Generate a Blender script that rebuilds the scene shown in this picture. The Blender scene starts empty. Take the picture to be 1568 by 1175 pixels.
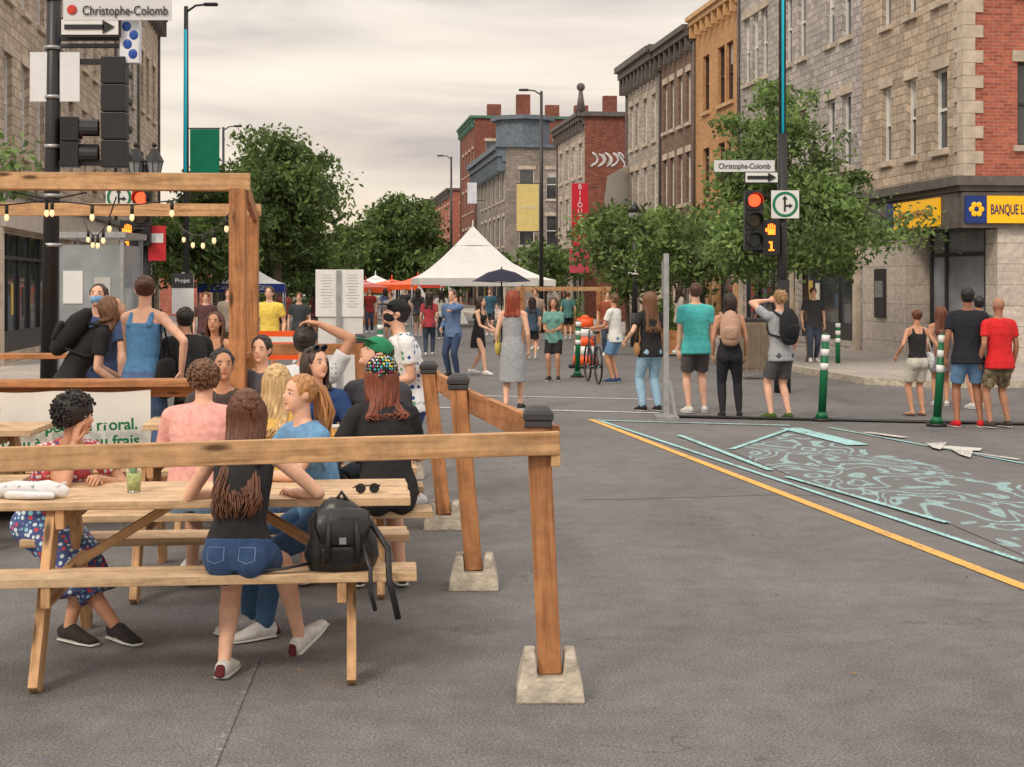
import bpy, math, random
import numpy as np
from math import sin, cos, pi, radians, sqrt
from mathutils import Vector, Matrix, Euler, noise
random.seed(7)
R = random.uniform
V = Vector
scn = bpy.context.scene
UP = V((0,0,1))

def at(u, d):            # survey bearing (tangent*2400 about 784) and distance -> ground x,y
    return ((u-784)/2400*d, d)
def zz(v, d):            # surveyed height at a distance
    return 1.75+(440-v)/2400*d
def c(r,g,b,k=1.0):
    f=lambda x:(x/255/12.92 if x/255<=.04045 else ((x/255+.055)/1.055)**2.4)*k
    return (f(r),f(g),f(b))
SD = V((-.1236,.9923,0)); RD = V((.9923,.1236,0))
def S(b,a): return SD*a+RD*b

# ------------------------------------------------------------------ materials
def newmat(name):
    m=bpy.data.materials.new(name); m.use_nodes=True
    nt=m.node_tree; bs=nt.nodes['Principled BSDF']; return m,nt,bs
def nd(nt,t,**k):
    n=nt.nodes.new(t)
    for a,b in k.items(): setattr(n,a,b)
    return n
def mixc(nt,fac,a,b,mode='MIX'):
    n=nt.nodes.new('ShaderNodeMix'); n.data_type='RGBA'; n.blend_type=mode
    for s,val in ((n.inputs[0],fac),(n.inputs[6],a),(n.inputs[7],b)):
        if isinstance(val,bpy.types.NodeSocket): nt.links.new(val,s)
        elif isinstance(val,(int,float)): s.default_value=val
        else: s.default_value=(*val[:3],1)
    return n.outputs[2]
def ramp(nt,fac,stops):
    n=nt.nodes.new('ShaderNodeValToRGB'); nt.links.new(fac,n.inputs[0])
    e=n.color_ramp.elements
    while len(e)<len(stops): e.new(.5)
    for i,(p,col) in enumerate(stops):
        e[i].position=p; e[i].color=(*col[:3],1) if not isinstance(col,(int,float)) else (col,col,col,1)
    return n.outputs[0]
def noi(nt,scale,detail=4,vec=None,rough=.5,dist=0):
    n=nd(nt,'ShaderNodeTexNoise'); n.inputs['Scale'].default_value=scale; n.inputs['Detail'].default_value=detail
    n.inputs['Roughness'].default_value=rough; n.inputs['Distortion'].default_value=dist
    if vec is not None: nt.links.new(vec,n.inputs['Vector'])
    return n.outputs[0]
def mapping(nt,src,scale=(1,1,1),rot=(0,0,0)):
    m=nd(nt,'ShaderNodeMapping'); m.inputs['Scale'].default_value=scale; m.inputs['Rotation'].default_value=rot
    nt.links.new(src,m.inputs[0]); return m.outputs[0]
def bump(nt,bs,h,st=.3,dist=.01):
    b=nd(nt,'ShaderNodeBump'); b.inputs['Strength'].default_value=st; b.inputs['Distance'].default_value=dist
    nt.links.new(h,b.inputs['Height']); nt.links.new(b.outputs[0],bs.inputs['Normal'])
_mc={}
def mat(name,col,rough=.65,var=.18,scale=6,bmp=.0,bscale=60,metal=0,emit=0,detail=3,bdist=.01):
    key=(name,tuple(round(x,3) for x in col))
    if key in _mc: return _mc[key]
    m,nt,bs=newmat(name); tc=nd(nt,'ShaderNodeTexCoord')
    n=noi(nt,scale,detail,tc.outputs['Object'])
    lo=[x*(1-var) for x in col]; hi=[min(1,x*(1+var)) for x in col]
    o=ramp(nt,n,[(.3,lo),(.7,hi)])
    nt.links.new(o,bs.inputs['Base Color'])
    bs.inputs['Roughness'].default_value=rough; bs.inputs['Metallic'].default_value=metal
    if bmp: bump(nt,bs,noi(nt,bscale,2,tc.outputs['Object'],.5,.3 if name=='fabric' else 0),bmp,bdist)
    if emit:
        bs.inputs['Emission Color'].default_value=(*col,1); bs.inputs['Emission Strength'].default_value=emit
        m.cycles.emission_sampling='NONE'
    _mc[key]=m; return m
def fabric(col): return mat('fabric',col,.92,.14,30,.75,9,detail=4,bdist=.022)
def paint(col,rough=.4): return mat('paint',col,rough,.1,3,.05,40)

def wood_mat(name,base,dark):
    m,nt,bs=newmat(name); uv=nd(nt,'ShaderNodeUVMap').outputs[0]
    g=noi(nt,1,5,mapping(nt,uv,(1.4,30,1)),.6,.8)
    k=nd(nt,'ShaderNodeTexVoronoi'); k.inputs['Scale'].default_value=1; nt.links.new(mapping(nt,uv,(2.1,8,1)),k.inputs['Vector'])
    knots=ramp(nt,k.outputs['Distance'],[(.07,1),(.17,0)])
    a=ramp(nt,g,[(.32,dark),(.5,base),(.72,[min(1,x*1.22) for x in base])])
    n2=ramp(nt,noi(nt,.8,2,uv),[(.35,0.0),(.8,.6)])
    b=mixc(nt,n2,a,[x*.6 for x in base])
    n3=ramp(nt,noi(nt,7,5,uv,.7),[(.35,.72),(.6,1.08)]); b=mixc(nt,1,b,n3,'MULTIPLY')
    o=mixc(nt,knots,b,[x*.3 for x in dark])
    nt.links.new(o,bs.inputs['Base Color']); bs.inputs['Roughness'].default_value=.7
    bump(nt,bs,g,.4,.004); return m
WOOD=wood_mat('treated_wood',c(210,166,120),c(166,118,74))
WOODT=wood_mat('table_wood',c(218,186,148),c(176,136,96))
WOODD=wood_mat('post_wood',c(188,130,84),c(138,88,50))

def wall_mat(name,c1,c2,mortar,bw,rh,ms,bmp=.5,grime=.35,off=.5):
    m,nt,bs=newmat(name); uv=nd(nt,'ShaderNodeUVMap').outputs[0]
    br=nd(nt,'ShaderNodeTexBrick'); nt.links.new(uv,br.inputs['Vector'])
    br.offset=off
    for k,v in (('Scale',1),('Brick Width',bw),('Row Height',rh),('Mortar Size',ms),('Mortar Smooth',.4),('Bias',0)): br.inputs[k].default_value=v
    br.inputs['Color1'].default_value=(*c1,1); br.inputs['Color2'].default_value=(*c2,1); br.inputs['Mortar'].default_value=(*mortar,1)
    big=ramp(nt,noi(nt,.5,4,uv,.6),[(.3,1-grime),(.7,1.0)])
    fine=ramp(nt,noi(nt,7,4,uv,.75),[(.3,.66),(.7,1.16)])
    o=mixc(nt,1,br.outputs[0],big,'MULTIPLY'); o=mixc(nt,1,o,fine,'MULTIPLY')
    nt.links.new(o,bs.inputs['Base Color']); bs.inputs['Roughness'].default_value=.88
    h=nd(nt,'ShaderNodeMath',operation='MULTIPLY_ADD'); nt.links.new(noi(nt,11,3,uv),h.inputs[0]); h.inputs[1].default_value=.7
    inv=nd(nt,'ShaderNodeMath',operation='SUBTRACT'); inv.inputs[0].default_value=1; nt.links.new(br.outputs['Fac'],inv.inputs[1])
    nt.links.new(inv.outputs[0],h.inputs[2]); bump(nt,bs,h.outputs[0],bmp,.03)
    return m
M_STONE=wall_mat('rusticated_beige_stone',c(224,204,182),c(188,169,150),c(152,138,124),.46,.21,.010,.9,.26)
M_GREY=wall_mat('grey_rubble_stone',c(218,210,204),c(180,172,168),c(148,141,137),.36,.19,.010,.9,.26)
M_PALE=wall_mat('pale_stone',c(220,208,194),c(190,178,166),c(146,137,129),.42,.2,.010,.7,.4)
M_RED=wall_mat('red_brick',c(210,116,92),c(174,88,70),c(178,150,136),.22,.075,.008,.3,.25)
M_ORANGE=wall_mat('orange_brick',c(226,172,120),c(210,154,100),c(200,166,130),.22,.075,.007,.3,.25)
M_BROWN=wall_mat('brown_brick',c(156,126,106),c(124,96,80),c(144,128,118),.22,.075,.008,.3)
M_DRED=wall_mat('dark_red_brick',c(170,102,84),c(134,76,62),c(140,104,92),.22,.075,.008,.3,.4)
M_GBLUE=wall_mat('grey_brown_stone',c(176,166,156),c(144,136,130),c(128,120,114),.4,.2,.01,.4)
M_TILE=wall_mat('stone_tile',c(218,208,198),c(206,196,186),c(142,134,128),.75,.45,.008,.15,.15,0)
M_TRIM=mat('stone_trim',c(196,182,166),.85,.22,3,.4,14)
M_SLATE=mat('dark_cornice',c(100,94,92),.7,.25,4,.3,14)
M_SLATEB=mat('bluegrey_cornice',c(104,116,128),.7,.25,4,.3,14)
M_ROOF=mat('roof_tar',(.05,.05,.05),.9)
M_BLACK=mat('black_paint',(.014,.014,.016),.42,.2,4)
M_DARK=mat('dark_metal',(.035,.035,.04),.4,.2,4)
M_STEEL=mat('galvanised_steel',(.42,.43,.44),.42,.2,7,.1,30,.6)
M_WHITE=mat('white_paint',(.78,.78,.77),.5,.06,3)
M_CONC=mat('concrete',c(182,173,158),.92,.3,11,1.0,26,bdist=.015,detail=5)
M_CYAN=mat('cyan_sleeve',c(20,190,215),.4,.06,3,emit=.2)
def glass_mat(name,col,rough=.06):
    m,nt,bs=newmat(name); tc=nd(nt,'ShaderNodeTexCoord')
    o=ramp(nt,noi(nt,.8,3,tc.outputs['Object']),[(.35,[x*.4 for x in col]),(.65,col)])
    nt.links.new(o,bs.inputs['Base Color']); bs.inputs['Roughness'].default_value=rough
    bs.inputs['Specular IOR Level'].default_value=.9
    bump(nt,bs,noi(nt,1.2,1,tc.outputs['Object']),.05,.05); return m
M_GLASS=glass_mat('window_glass',(.07,.078,.09))
M_GLASSG=glass_mat('frosted_grey_glass',(.36,.38,.42),.25)
M_BLIND=mat('window_blind',c(190,186,180),.4,.1)

# ------------------------------------------------------------------ mesh builder
class MB:
    def __init__(s): s.v=[];s.f=[];s.m=[];s.uv=[];s.sm=[];s.mats=[]
    def mi(s,m):
        if m not in s.mats: s.mats.append(m)
        return s.mats.index(m)
    def face(s,pts,m,uv=None,sm=False):
        i=len(s.v); s.v+= [tuple(p) for p in pts]; s.f.append(tuple(range(i,i+len(pts))))
        s.m.append(s.mi(m)); s.uv.append(uv or [(0,0)]*len(pts)); s.sm.append(sm)
    def hexa(s,P,m,uvo=None):   # P: 8 pts index = ix+2*iy+4*iz
        i=len(s.v); s.v+=[tuple(p) for p in P]
        lx=(P[1]-P[0]).length; ly=(P[2]-P[0]).length; lz=(P[4]-P[0]).length
        L=[lx,ly,lz]; ox,oy=R(0,50),R(0,50)
        ax=sorted(range(3),key=lambda k:-L[k])
        def uvp(k,fa):
            cc=[(k&1)*lx,((k>>1)&1)*ly,((k>>2)&1)*lz]
            rem=[q for q in ax if q!=fa]
            return (cc[rem[0]]+ox,cc[rem[1]]+oy+fa*.37)
        for q,fa in (((0,2,3,1),2),((4,5,7,6),2),((0,1,5,4),1),((2,6,7,3),1),((0,4,6,2),0),((1,3,7,5),0)):
            s.f.append(tuple(i+k for k in q)); s.m.append(s.mi(m)); s.sm.append(False)
            s.uv.append([uvp(k,fa) for k in q])
    def box(s,cn,sz,m,M=None):
        cn=V(cn); h=V(sz)/2; P=[]
        for k in range(8):
            p=V((h.x*(1 if k&1 else -1),h.y*(1 if k&2 else -1),h.z*(1 if k&4 else -1)))
            if M: p=M@p
            P.append(cn+p)
        s.hexa(P,m)
    def obox(s,O,U,N,u0,u1,d0,d1,z0,z1,m):
        P=[]
        for k in range(8):
            P.append(O+U*(u1 if k&1 else u0)+N*(d1 if k&2 else d0)+UP*(z1 if k&4 else z0))
        s.hexa(P,m)
    def beam(s,p0,p1,w,h,m,up=UP):
        p0=V(p0);p1=V(p1); t=(p1-p0).normalized(); sx=t.cross(V(up))
        if sx.length<1e-3: sx=t.cross(V((0,1,0)))
        sx.normalize(); uy=sx.cross(t); P=[]
        for k in range(8):
            P.append((p1 if k&1 else p0)+sx*(w/2*(1 if k&2 else -1))+uy*(h/2*(1 if k&4 else -1)))
        s.hexa(P,m)
    def tube(s,pts,rad,m,n=10,side=None,rnd=False,sm=True):
        pts=[V(p) for p in pts]
        if not isinstance(rad,(list,tuple)): rad=[rad]*len(pts)
        rad=[(r,r) if not isinstance(r,tuple) else r for r in rad]
        if rnd:
            t0=(pts[0]-pts[1]).normalized(); t1=(pts[-1]-pts[-2]).normalized()
            r0=rad[0];r1=rad[-1]; k0=min(r0);k1=min(r1)
            pts=[pts[0]+t0*k0*.95,pts[0]+t0*k0*.6]+pts+[pts[-1]+t1*k1*.6,pts[-1]+t1*k1*.95]
            rad=[(r0[0]*.3,r0[1]*.3),(r0[0]*.78,r0[1]*.78)]+rad+[(r1[0]*.78,r1[1]*.78),(r1[0]*.3,r1[1]*.3)]
        base=len(s.v); N=len(pts); px=None
        for i,p in enumerate(pts):
            t=(pts[min(i+1,N-1)]-pts[max(i-1,0)])
            if t.length<1e-6: t=UP.copy()
            t.normalize()
            ref=side if side is not None else (px if px is not None else (V((1,0,0)) if abs(t.x)<.8 else V((0,1,0))))
            x=ref-t*ref.dot(t)
            if x.length<1e-4: x=V((0,1,.01))-t*t.y
            x.normalize(); y=t.cross(x); px=x
            for k in range(n):
                a=2*pi*k/n; s.v.append(tuple(p+x*(cos(a)*rad[i][0])+y*(sin(a)*rad[i][1])))
        mi=s.mi(m); Lc=0
        for i in range(N-1):
            L2=Lc+(pts[i+1]-pts[i]).length
            for k in range(n):
                a=base+i*n+k; b=base+i*n+(k+1)%n
                s.f.append((a,b,b+n,a+n)); s.m.append(mi); s.sm.append(sm)
                s.uv.append([(Lc,k*.03),(Lc,k*.03+.03),(L2,k*.03+.03),(L2,k*.03)])
            Lc=L2
        for fs in (tuple(base+k for k in reversed(range(n))),tuple(base+(N-1)*n+k for k in range(n))):
            s.f.append(fs); s.m.append(mi); s.sm.append(sm and rnd); s.uv.append([(0,0)]*n)
    def ball(s,cn,r,m,M=None,n=12,k=8):
        cn=V(cn); r=(r,r,r) if not isinstance(r,tuple) else r; base=len(s.v); mi=s.mi(m)
        for i in range(1,k):
            th=pi*i/k
            for j in range(n):
                a=2*pi*j/n; p=V((r[0]*sin(th)*cos(a),r[1]*sin(th)*sin(a),r[2]*cos(th)))
                s.v.append(tuple(cn+(M@p if M else p)))
        for q in (1,-1):
            p=V((0,0,r[2]*q)); s.v.append(tuple(cn+(M@p if M else p)))
        T=base+(k-1)*n; Bt=T+1
        def add(f): s.f.append(f);s.m.append(mi);s.sm.append(True);s.uv.append([(0,0)]*len(f))
        for j in range(n):
            j2=(j+1)%n
            add((T,base+j,base+j2))
            for i in range(k-2):
                add((base+i*n+j,base+(i+1)*n+j,base+(i+1)*n+j2,base+i*n+j2))
            add((Bt,base+(k-2)*n+j2,base+(k-2)*n+j))
    def ground(s,pts,z,m):
        s.face([(p[0],p[1],z) for p in pts],m,[(p[0],p[1]) for p in pts])
    def obj(s,name,parent=None,bevel=0,M=None,vox=0,smooth=3):
        me=bpy.data.meshes.new(name); me.from_pydata(s.v,[],s.f)
        for m in s.mats: me.materials.append(m)
        me.polygons.foreach_set('material_index',s.m); me.polygons.foreach_set('use_smooth',s.sm)
        uv=me.uv_layers.new(name='UVMap'); flat=[x for f in s.uv for p in f for x in p]
        uv.data.foreach_set('uv',flat); me.update()
        o=bpy.data.objects.new(name,me); scn.collection.objects.link(o)
        if M is not None: o.matrix_world=M
        if parent: o.parent=parent
        if bevel:
            b=o.modifiers.new('bevel','BEVEL'); b.width=bevel; b.segments=2; b.limit_method='ANGLE'
        if vox:
            r=o.modifiers.new('remesh','REMESH'); r.mode='VOXEL'; r.voxel_size=vox; r.use_smooth_shade=True
            if smooth:
                q=o.modifiers.new('smooth','SMOOTH'); q.factor=.5; q.iterations=smooth
        return o
def empty(name,loc=(0,0,0),rz=0):
    e=bpy.data.objects.new(name,None); e.location=loc; e.rotation_euler[2]=rz
    e.empty_display_size=.2; scn.collection.objects.link(e); return e
def text(s,size,loc,X,N,m,parent,align='CENTER',ext=.002,sx=1,name='lettering',bold=0):
    cu=bpy.data.curves.new(name,'FONT'); cu.body=s; cu.size=size; cu.extrude=ext; cu.align_x=align; cu.align_y='CENTER'; cu.offset=bold
    cu.materials.append(m); o=bpy.data.objects.new(name,cu); scn.collection.objects.link(o)
    X=V(X).normalized(); N=V(N).normalized(); Y=N.cross(X)
    M=Matrix((X*sx,Y,N)).transposed().to_4x4(); M.translation=V(loc)
    o.parent=parent
    if parent:
        pm=Matrix.Translation(parent.location)@parent.rotation_euler.to_matrix().to_4x4()
        M=pm.inverted()@M
    o.matrix_basis=M; return o

# ------------------------------------------------------------------ ground
def asphalt():
    m,nt,bs=newmat('asphalt'); tc=nd(nt,'ShaderNodeTexCoord').outputs['Object']
    big=ramp(nt,noi(nt,.3,4,tc,.6,.6),[(.3,(.124,.120,.119)),(.7,(.178,.171,.168))])
    sp=ramp(nt,noi(nt,85,2,tc,.8),[(.33,.42),(.5,1),(.68,1.75)])
    o=mixc(nt,1,big,sp,'MULTIPLY')
    med=ramp(nt,noi(nt,4,5,tc,.75),[(.35,.82),(.65,1.13)]); o=mixc(nt,1,o,med,'MULTIPLY')
    st=ramp(nt,noi(nt,1.1,3,mapping(nt,tc,(1,.25,1)),.6),[(.5,1),(.7,.8)]); o=mixc(nt,1,o,st,'MULTIPLY')
    v=nd(nt,'ShaderNodeTexVoronoi'); v.feature='DISTANCE_TO_EDGE'; v.inputs['Scale'].default_value=.5
    w=nd(nt,'ShaderNodeVectorMath',operation='ADD'); nn=nd(nt,'ShaderNodeTexNoise'); nn.inputs['Scale'].default_value=1.6; nn.inputs['Detail'].default_value=6
    nt.links.new(tc,nn.inputs['Vector']); nt.links.new(tc,w.inputs[0]); nt.links.new(nn.outputs[1],w.inputs[1]); nt.links.new(w.outputs[0],v.inputs['Vector'])
    cr=ramp(nt,v.outputs['Distance'],[(.0,1),(.006,0)])
    msk=ramp(nt,noi(nt,.5,2,tc),[(.45,0),(.56,.7)]); cr=mixc(nt,1,cr,msk,'MULTIPLY')
    o=mixc(nt,cr,o,(.06,.058,.056))
    nt.links.new(o,bs.inputs['Base Color']); bs.inputs['Roughness'].default_value=.8
    bump(nt,bs,noi(nt,80,3,tc,.8),.6,.006); return m
M_ASPH=asphalt()
g=MB(); g.ground([(-700,-60),(700,-60),(700,1200),(-700,1200)],0,M_ASPH); g.obj('asphalt_road')
M_SIDE=wall_mat('sidewalk_concrete',c(190,182,174),c(178,171,164),c(134,128,122),1.5,1.5,.012,.2,.2,0)
def slab(name,poly,h,m,kerb=True):
    b=MB(); P=[V((p.x,p.y,0)) for p in poly]; n=len(P)
    b.face([p+UP*h for p in P],m,[(p.dot(RD),p.dot(SD)) for p in P])
    for i in range(n):
        q=P[(i+1)%n]; b.face([P[i],q,q+UP*h,P[i]+UP*h],m,[(0,0),(1,0),(1,.1),(0,.1)])
    for i in range(n):
        q=P[(i+1)%n]; L=(q-P[i]).length
        if kerb and L<700: b.beam(P[i]+UP*(h/2+.002),q+UP*(h/2+.002),.16,h,M_CONC)
    return b.obj(name)
slab('right_sidewalk',[S(9.8,27.2),S(10.8,26),S(60,26),S(60,32.0),S(13.9,32.0),S(13.9,420),S(9.8,420)],.13,M_SIDE)
slab('left_sidewalk',[S(-2.4,28),S(-3.2,27),S(-60,27),S(-60,33),S(-6.4,33),S(-6.4,420),S(-2.4,420)],.13,M_SIDE)

def worn(name,col,th=.42,scale=30,base=(.15,.146,.145)):
    m,nt,bs=newmat(name); tc=nd(nt,'ShaderNodeTexCoord').outputs['Object']
    n=noi(nt,scale,5,tc,.75); n2=noi(nt,2,3,tc)
    ad=nd(nt,'ShaderNodeMath',operation='MULTIPLY_ADD'); nt.links.new(n2,ad.inputs[0]); ad.inputs[1].default_value=.35; nt.links.new(n,ad.inputs[2])
    f=ramp(nt,ad.outputs[0],[(th+.1,0),(th+.2,1)])
    o=mixc(nt,f,base,col); nt.links.new(o,bs.inputs['Base Color']); bs.inputs['Roughness'].default_value=.75
    bump(nt,bs,noi(nt,80,3,tc,.8),.4,.005); return m
M_YEL=worn('yellow_road_paint',c(228,174,88),.43); M_CY=worn('turquoise_road_paint',c(160,210,212),.46)
M_WP=worn('white_road_paint',c(205,203,198),.44); M_WP2=worn('faded_white_paint',c(165,163,160),.6)
M_TAR=worn('tar_seam',(.095,.091,.09),.5)
def strip(name,pts,w,z,m):
    b=MB(); pts=[V((p[0],p[1],0)) for p in pts]
    for i in range(len(pts)-1):
        t=(pts[i+1]-pts[i]).normalized(); n=V((-t.y,t.x,0))*(w/2)
        b.ground([pts[i]-n,pts[i+1]-n,pts[i+1]+n,pts[i]+n],z+.0007*(i%2),m)
    return b.obj(name)
G=lambda u,v: at(u,4200/(v-440))
strip('yellow_line',[G(905,643),G(1568,900),(4.6,-.6)],.095,.006,M_YEL)
strip('turquoise_line',[G(915,644),G(975,664),G(1568,862),(4.7,1.8)],.055,.010,M_CY)
strip('turquoise_line',[G(1040,668),G(1180,722)],.07,.014,M_CY)
strip('turquoise_line',[G(1270,656),G(1568,711),(7.2,10.5)],.05,.010,M_CY)
strip('turquoise_line',[G(1210,657),G(1315,683)],.26,.012,M_CY)
strip('turquoise_line',[G(915,645),G(1210,653)],.08,.013,M_CY)
strip('turquoise_line',[G(1120,690),G(1205,660)],.07,.015,M_CY)
strip('turquoise_line',[G(1205,732),G(1450,803)],.06,.015,M_CY)
strip('white_lane_marking',[G(1325,664),G(1385,672)],.12,.018,M_WP)
strip('white_lane_marking',[G(1470,693),G(1560,706)],.07,.018,M_WP)
strip('crosswalk_line',[G(560,622),G(1010,633)],.14,.006,M_WP)
strip('crosswalk_line',[G(600,604),G(1000,612)],.12,.006,M_WP)
strip('faded_lane_line',[(-1.05,5.0),(-1.2,7.4)],.03,.006,M_WP2)
strip('faded_lane_line',[(-.62,5.4),(-.46,5.42)],.08,.006,M_WP2)
def wig(a,b_,n=16,am=.02):
    a=V((*a,0));b_=V((*b_,0)); return [tuple((a.lerp(b_,i/n)+V((R(-am,am),R(-am,am),0)))[:2]) for i in range(n+1)]
strip('asphalt_seam',wig((.6,12.9),(3.0,13.3),14,.04),.018,.0052,M_TAR)
b=MB(); b.ground([G(1420,683),G(1505,689),G(1500,693),G(1440,689)],.018,M_WP); b.ground([G(1455,690),G(1490,693),G(1486,704),G(1470,699)],.022,M_WP); b.ground([G(1418,682),G(1450,681),G(1440,692),G(1428,689)],.026,M_WP); b.obj('lane_arrow_marking')
m,nt,bs=newmat('turquoise_street_art'); tc=nd(nt,'ShaderNodeTexCoord').outputs['Object']
def lines(sc,k,w,vec,dist):
    n=noi(nt,sc,2,vec,.5,dist); a=nd(nt,'ShaderNodeMath',operation='MULTIPLY'); nt.links.new(n,a.inputs[0]); a.inputs[1].default_value=k
    f=nd(nt,'ShaderNodeMath',operation='PINGPONG'); nt.links.new(a.outputs[0],f.inputs[0]); f.inputs[1].default_value=1
    return ramp(nt,f.outputs[0],[(w,1),(w+.1,0)])
mp=mapping(nt,tc,(1.0,.5,1),(0,0,.45))
l1=lines(1.15,18,.26,mp,1.3); o=mixc(nt,l1,(.142,.139,.139),c(160,204,207))
wr=ramp(nt,noi(nt,40,5,tc,.8),[(.40,.9),(.62,0)]); o=mixc(nt,wr,o,(.15,.147,.15))
nt.links.new(o,bs.inputs['Base Color']); bs.inputs['Roughness'].default_value=.8
b=MB(); b.ground([G(1115,690),G(1205,664),G(1300,684),G(1568,745),(7,9),(5.4,8),G(1568,852),G(1452,802),G(1215,731)],.005,m); b.obj('street_art')

# ------------------------------------------------------------------ buildings
def facade(Gp,O,U,N,L,z0,H,ops,wall,frame=None,trim=M_TRIM,lint=True,rev=.18,blinds=.35,arch=False):
    frame=frame or M_WHITE
    us=sorted({0,L,*[o[0] for o in ops],*[o[1] for o in ops]}); zs=sorted({z0,H,*[o[2] for o in ops],*[o[3] for o in ops]})
    us=[u for u in us if 0<=u<=L]; W=Gp['walls']; Wi=Gp['windows']; T=Gp['trim']
    uo=R(0,9)
    P=lambda u,z,d=0: O+U*u+UP*z+N*d
    for i in range(len(us)-1):
        for j in range(len(zs)-1):
            cu=(us[i]+us[i+1])/2; cz=(zs[j]+zs[j+1])/2
            if any(o[0]<cu<o[1] and o[2]<cz<o[3] for o in ops): continue
            q=[(us[i],zs[j]),(us[i+1],zs[j]),(us[i+1],zs[j+1]),(us[i],zs[j+1])]
            W.face([P(*k) for k in q],wall,[(k[0]+uo,k[1]) for k in q])
    for o in ops:
        u0,u1,a,bb=o[:4]; kind=o[4] if len(o)>4 else 'w'
        for (p,q) in (((u0,a),(u1,a)),((u1,a),(u1,bb)),((u1,bb),(u0,bb)),((u0,bb),(u0,a))):
            W.face([P(*p),P(*q),P(*q,-rev),P(*p,-rev)],wall,[(p[0],p[1]),(q[0],q[1]),(q[0]+.1,q[1]+.1),(p[0]+.1,p[1]+.1)])
        Wi.face([P(u0,a,-rev+.01),P(u1,a,-rev+.01),P(u1,bb,-rev+.01),P(u0,bb,-rev+.01)],M_GLASS)
        t=.05; fr=frame; ds=(-rev+.015,-rev+.075)
        if kind=='w':
            Wi.obox(O,U,N,u0,u0+t,*ds,a,bb,fr); Wi.obox(O,U,N,u1-t,u1,*ds,a,bb,fr)
            Wi.obox(O,U,N,u0+t,u1-t,*ds,a,a+t,fr); Wi.obox(O,U,N,u0+t,u1-t,*ds,bb-t,bb,fr)
            zm=(a+bb)/2; Wi.obox(O,U,N,u0+t,u1-t,ds[0],ds[1]-.01,zm-.03,zm+.03,fr)
            if random.random()<blinds:
                k=R(.25,.75); Wi.obox(O,U,N,u0+t+.002,u1-t-.002,-rev+.012,-rev+.022,bb-(bb-a)*k,bb-t-.002,M_BLIND)
            T.obox(O,U,N,u0-.1,u1+.1,-.02,.09,a-.13,a-.002,trim)
            if lint: T.obox(O,U,N,u0-.12,u1+.12,-.02,.035,bb+.002,bb+.24,trim)
        else:
            n=max(1,int((u1-u0)/1.3)); 
            for i in range(n+1):
                uu=u0+(u1-u0-.07)*i/n; Wi.obox(O,U,N,uu,uu+.07,*ds,a,bb,M_DARK)
            Wi.obox(O,U,N,u0,u1,ds[0]+.003,ds[1]+.01,bb-.55,bb-.47,M_DARK); Wi.obox(O,U,N,u0,u1,ds[0]+.003,ds[1]+.01,a,a+.45,M_DARK)
            for i in range(n):
                for w_ in range(2):
                    if random.random()<.6:
                        uu=u0+(u1-u0)*(i+.12+.4*w_)/n; col=random.choice([c(200,190,170),c(160,60,50),c(70,90,110),c(210,180,90),c(60,60,60),c(230,225,215)])
                        Wi.obox(O,U,N,uu,uu+R(.2,.42),-rev+.011,-rev+.02,a+R(.5,.9),a+R(1.2,1.7),paint(col))
def cornice(Gp,O,U,N,L,z,m,k=1,brk=True,ext=0):
    T=Gp['trim']; 
    T.obox(O,U,N,-ext,L,0.003,.14*k,z-.62*k,z-.42*k,m); T.obox(O,U,N,-ext*1.6,L,0.003,.34*k,z-.42*k+.002,z-.2*k,m); T.obox(O,U,N,-ext*2.4,L,-.02,.46*k,z-.2*k+.002,z,m)
    if brk:
        n=int(L/.75)
        for i in range(n): 
            u=.15+i*(L-.4)/max(1,n-1); T.obox(O,U,N,u,u+.14,.01,.3*k,z-.95*k,z-.422*k,m)
def building(name,a0,a1,side,H,ff,sf=None,wall=M_STONE,swall=None,depth=12,corn=M_SLATE,ck=1,frame=None,b0=None,brk=True,trim=M_TRIM,shop=True,shopc=None,lint=True,blinds=.35):
    B=(13.75 if side>0 else -6.5) if b0 is None else b0
    E=empty(name,S(B,a0)); Gp={k:MB() for k in('walls','windows','trim')}
    O=V((0,0,0)); U=SD.copy(); N=-RD*side; L=a1-a0
    ops=list(ff)
    if shop: ops+= [(.5,L*.45,.35,2.9,'s'),(L*.45+.35,L*.45+1.35,.13,2.7,'s'),(L*.45+1.7,L-.5,.35,2.9,'s')]
    facade(Gp,O,U,N,L,0,H,ops,wall,frame,trim,lint,blinds=blinds)
    U2=RD*side; N2=-SD
    facade(Gp,O,U2,N2,depth,0,H,sf or [],swall or wall,frame,trim,lint,blinds=blinds)
    W=Gp['walls']
    F=O+SD*L; Bk=O+U2*depth
    W.face([F,F+U2*depth,F+U2*depth+UP*H,F+UP*H],swall or wall,[(0,0),(depth,0),(depth,H),(0,H)])
    W.face([Bk,Bk+SD*L,Bk+SD*L+UP*H,Bk+UP*H],swall or wall,[(0,0),(L,0),(L,H),(0,H)])
    W.face([O+UP*(H-.25),F+UP*(H-.25),F+U2*depth+UP*(H-.25),Bk+UP*(H-.25)],M_ROOF)
    if corn: cornice(Gp,O,U,N,L,H,corn,ck,brk,0)
    if corn and sf is not None: Gp['trim'].obox(O,U2,N2,-.4*ck,depth,.004,.2,H-.2,H+.03,corn)
    if shop:
        Gp['trim'].obox(O,U,N,.2,L-.2,.003,.16,3.0,3.7,paint(shopc or c(50,46,46))); Gp['trim'].obox(O,U,N,.1,L-.1,.003,.26,3.702,3.85,M_SLATE)
        for u in (.25,L/2,L-.4): Gp['trim'].obox(O,U,N,u-.12,u+.16,.003,.1,.13,2.98,trim)
    Gp['trim'].tube([O+U*(L-.12)+N*.06+UP*3.9,O+U*(L-.12)+N*.06+UP*(H-.7*ck)],.05,M_SLATE,6)
    for k,bm in Gp.items(): bm.obj(k,E)
    return E,O+S(B,a0),U,N
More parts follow.
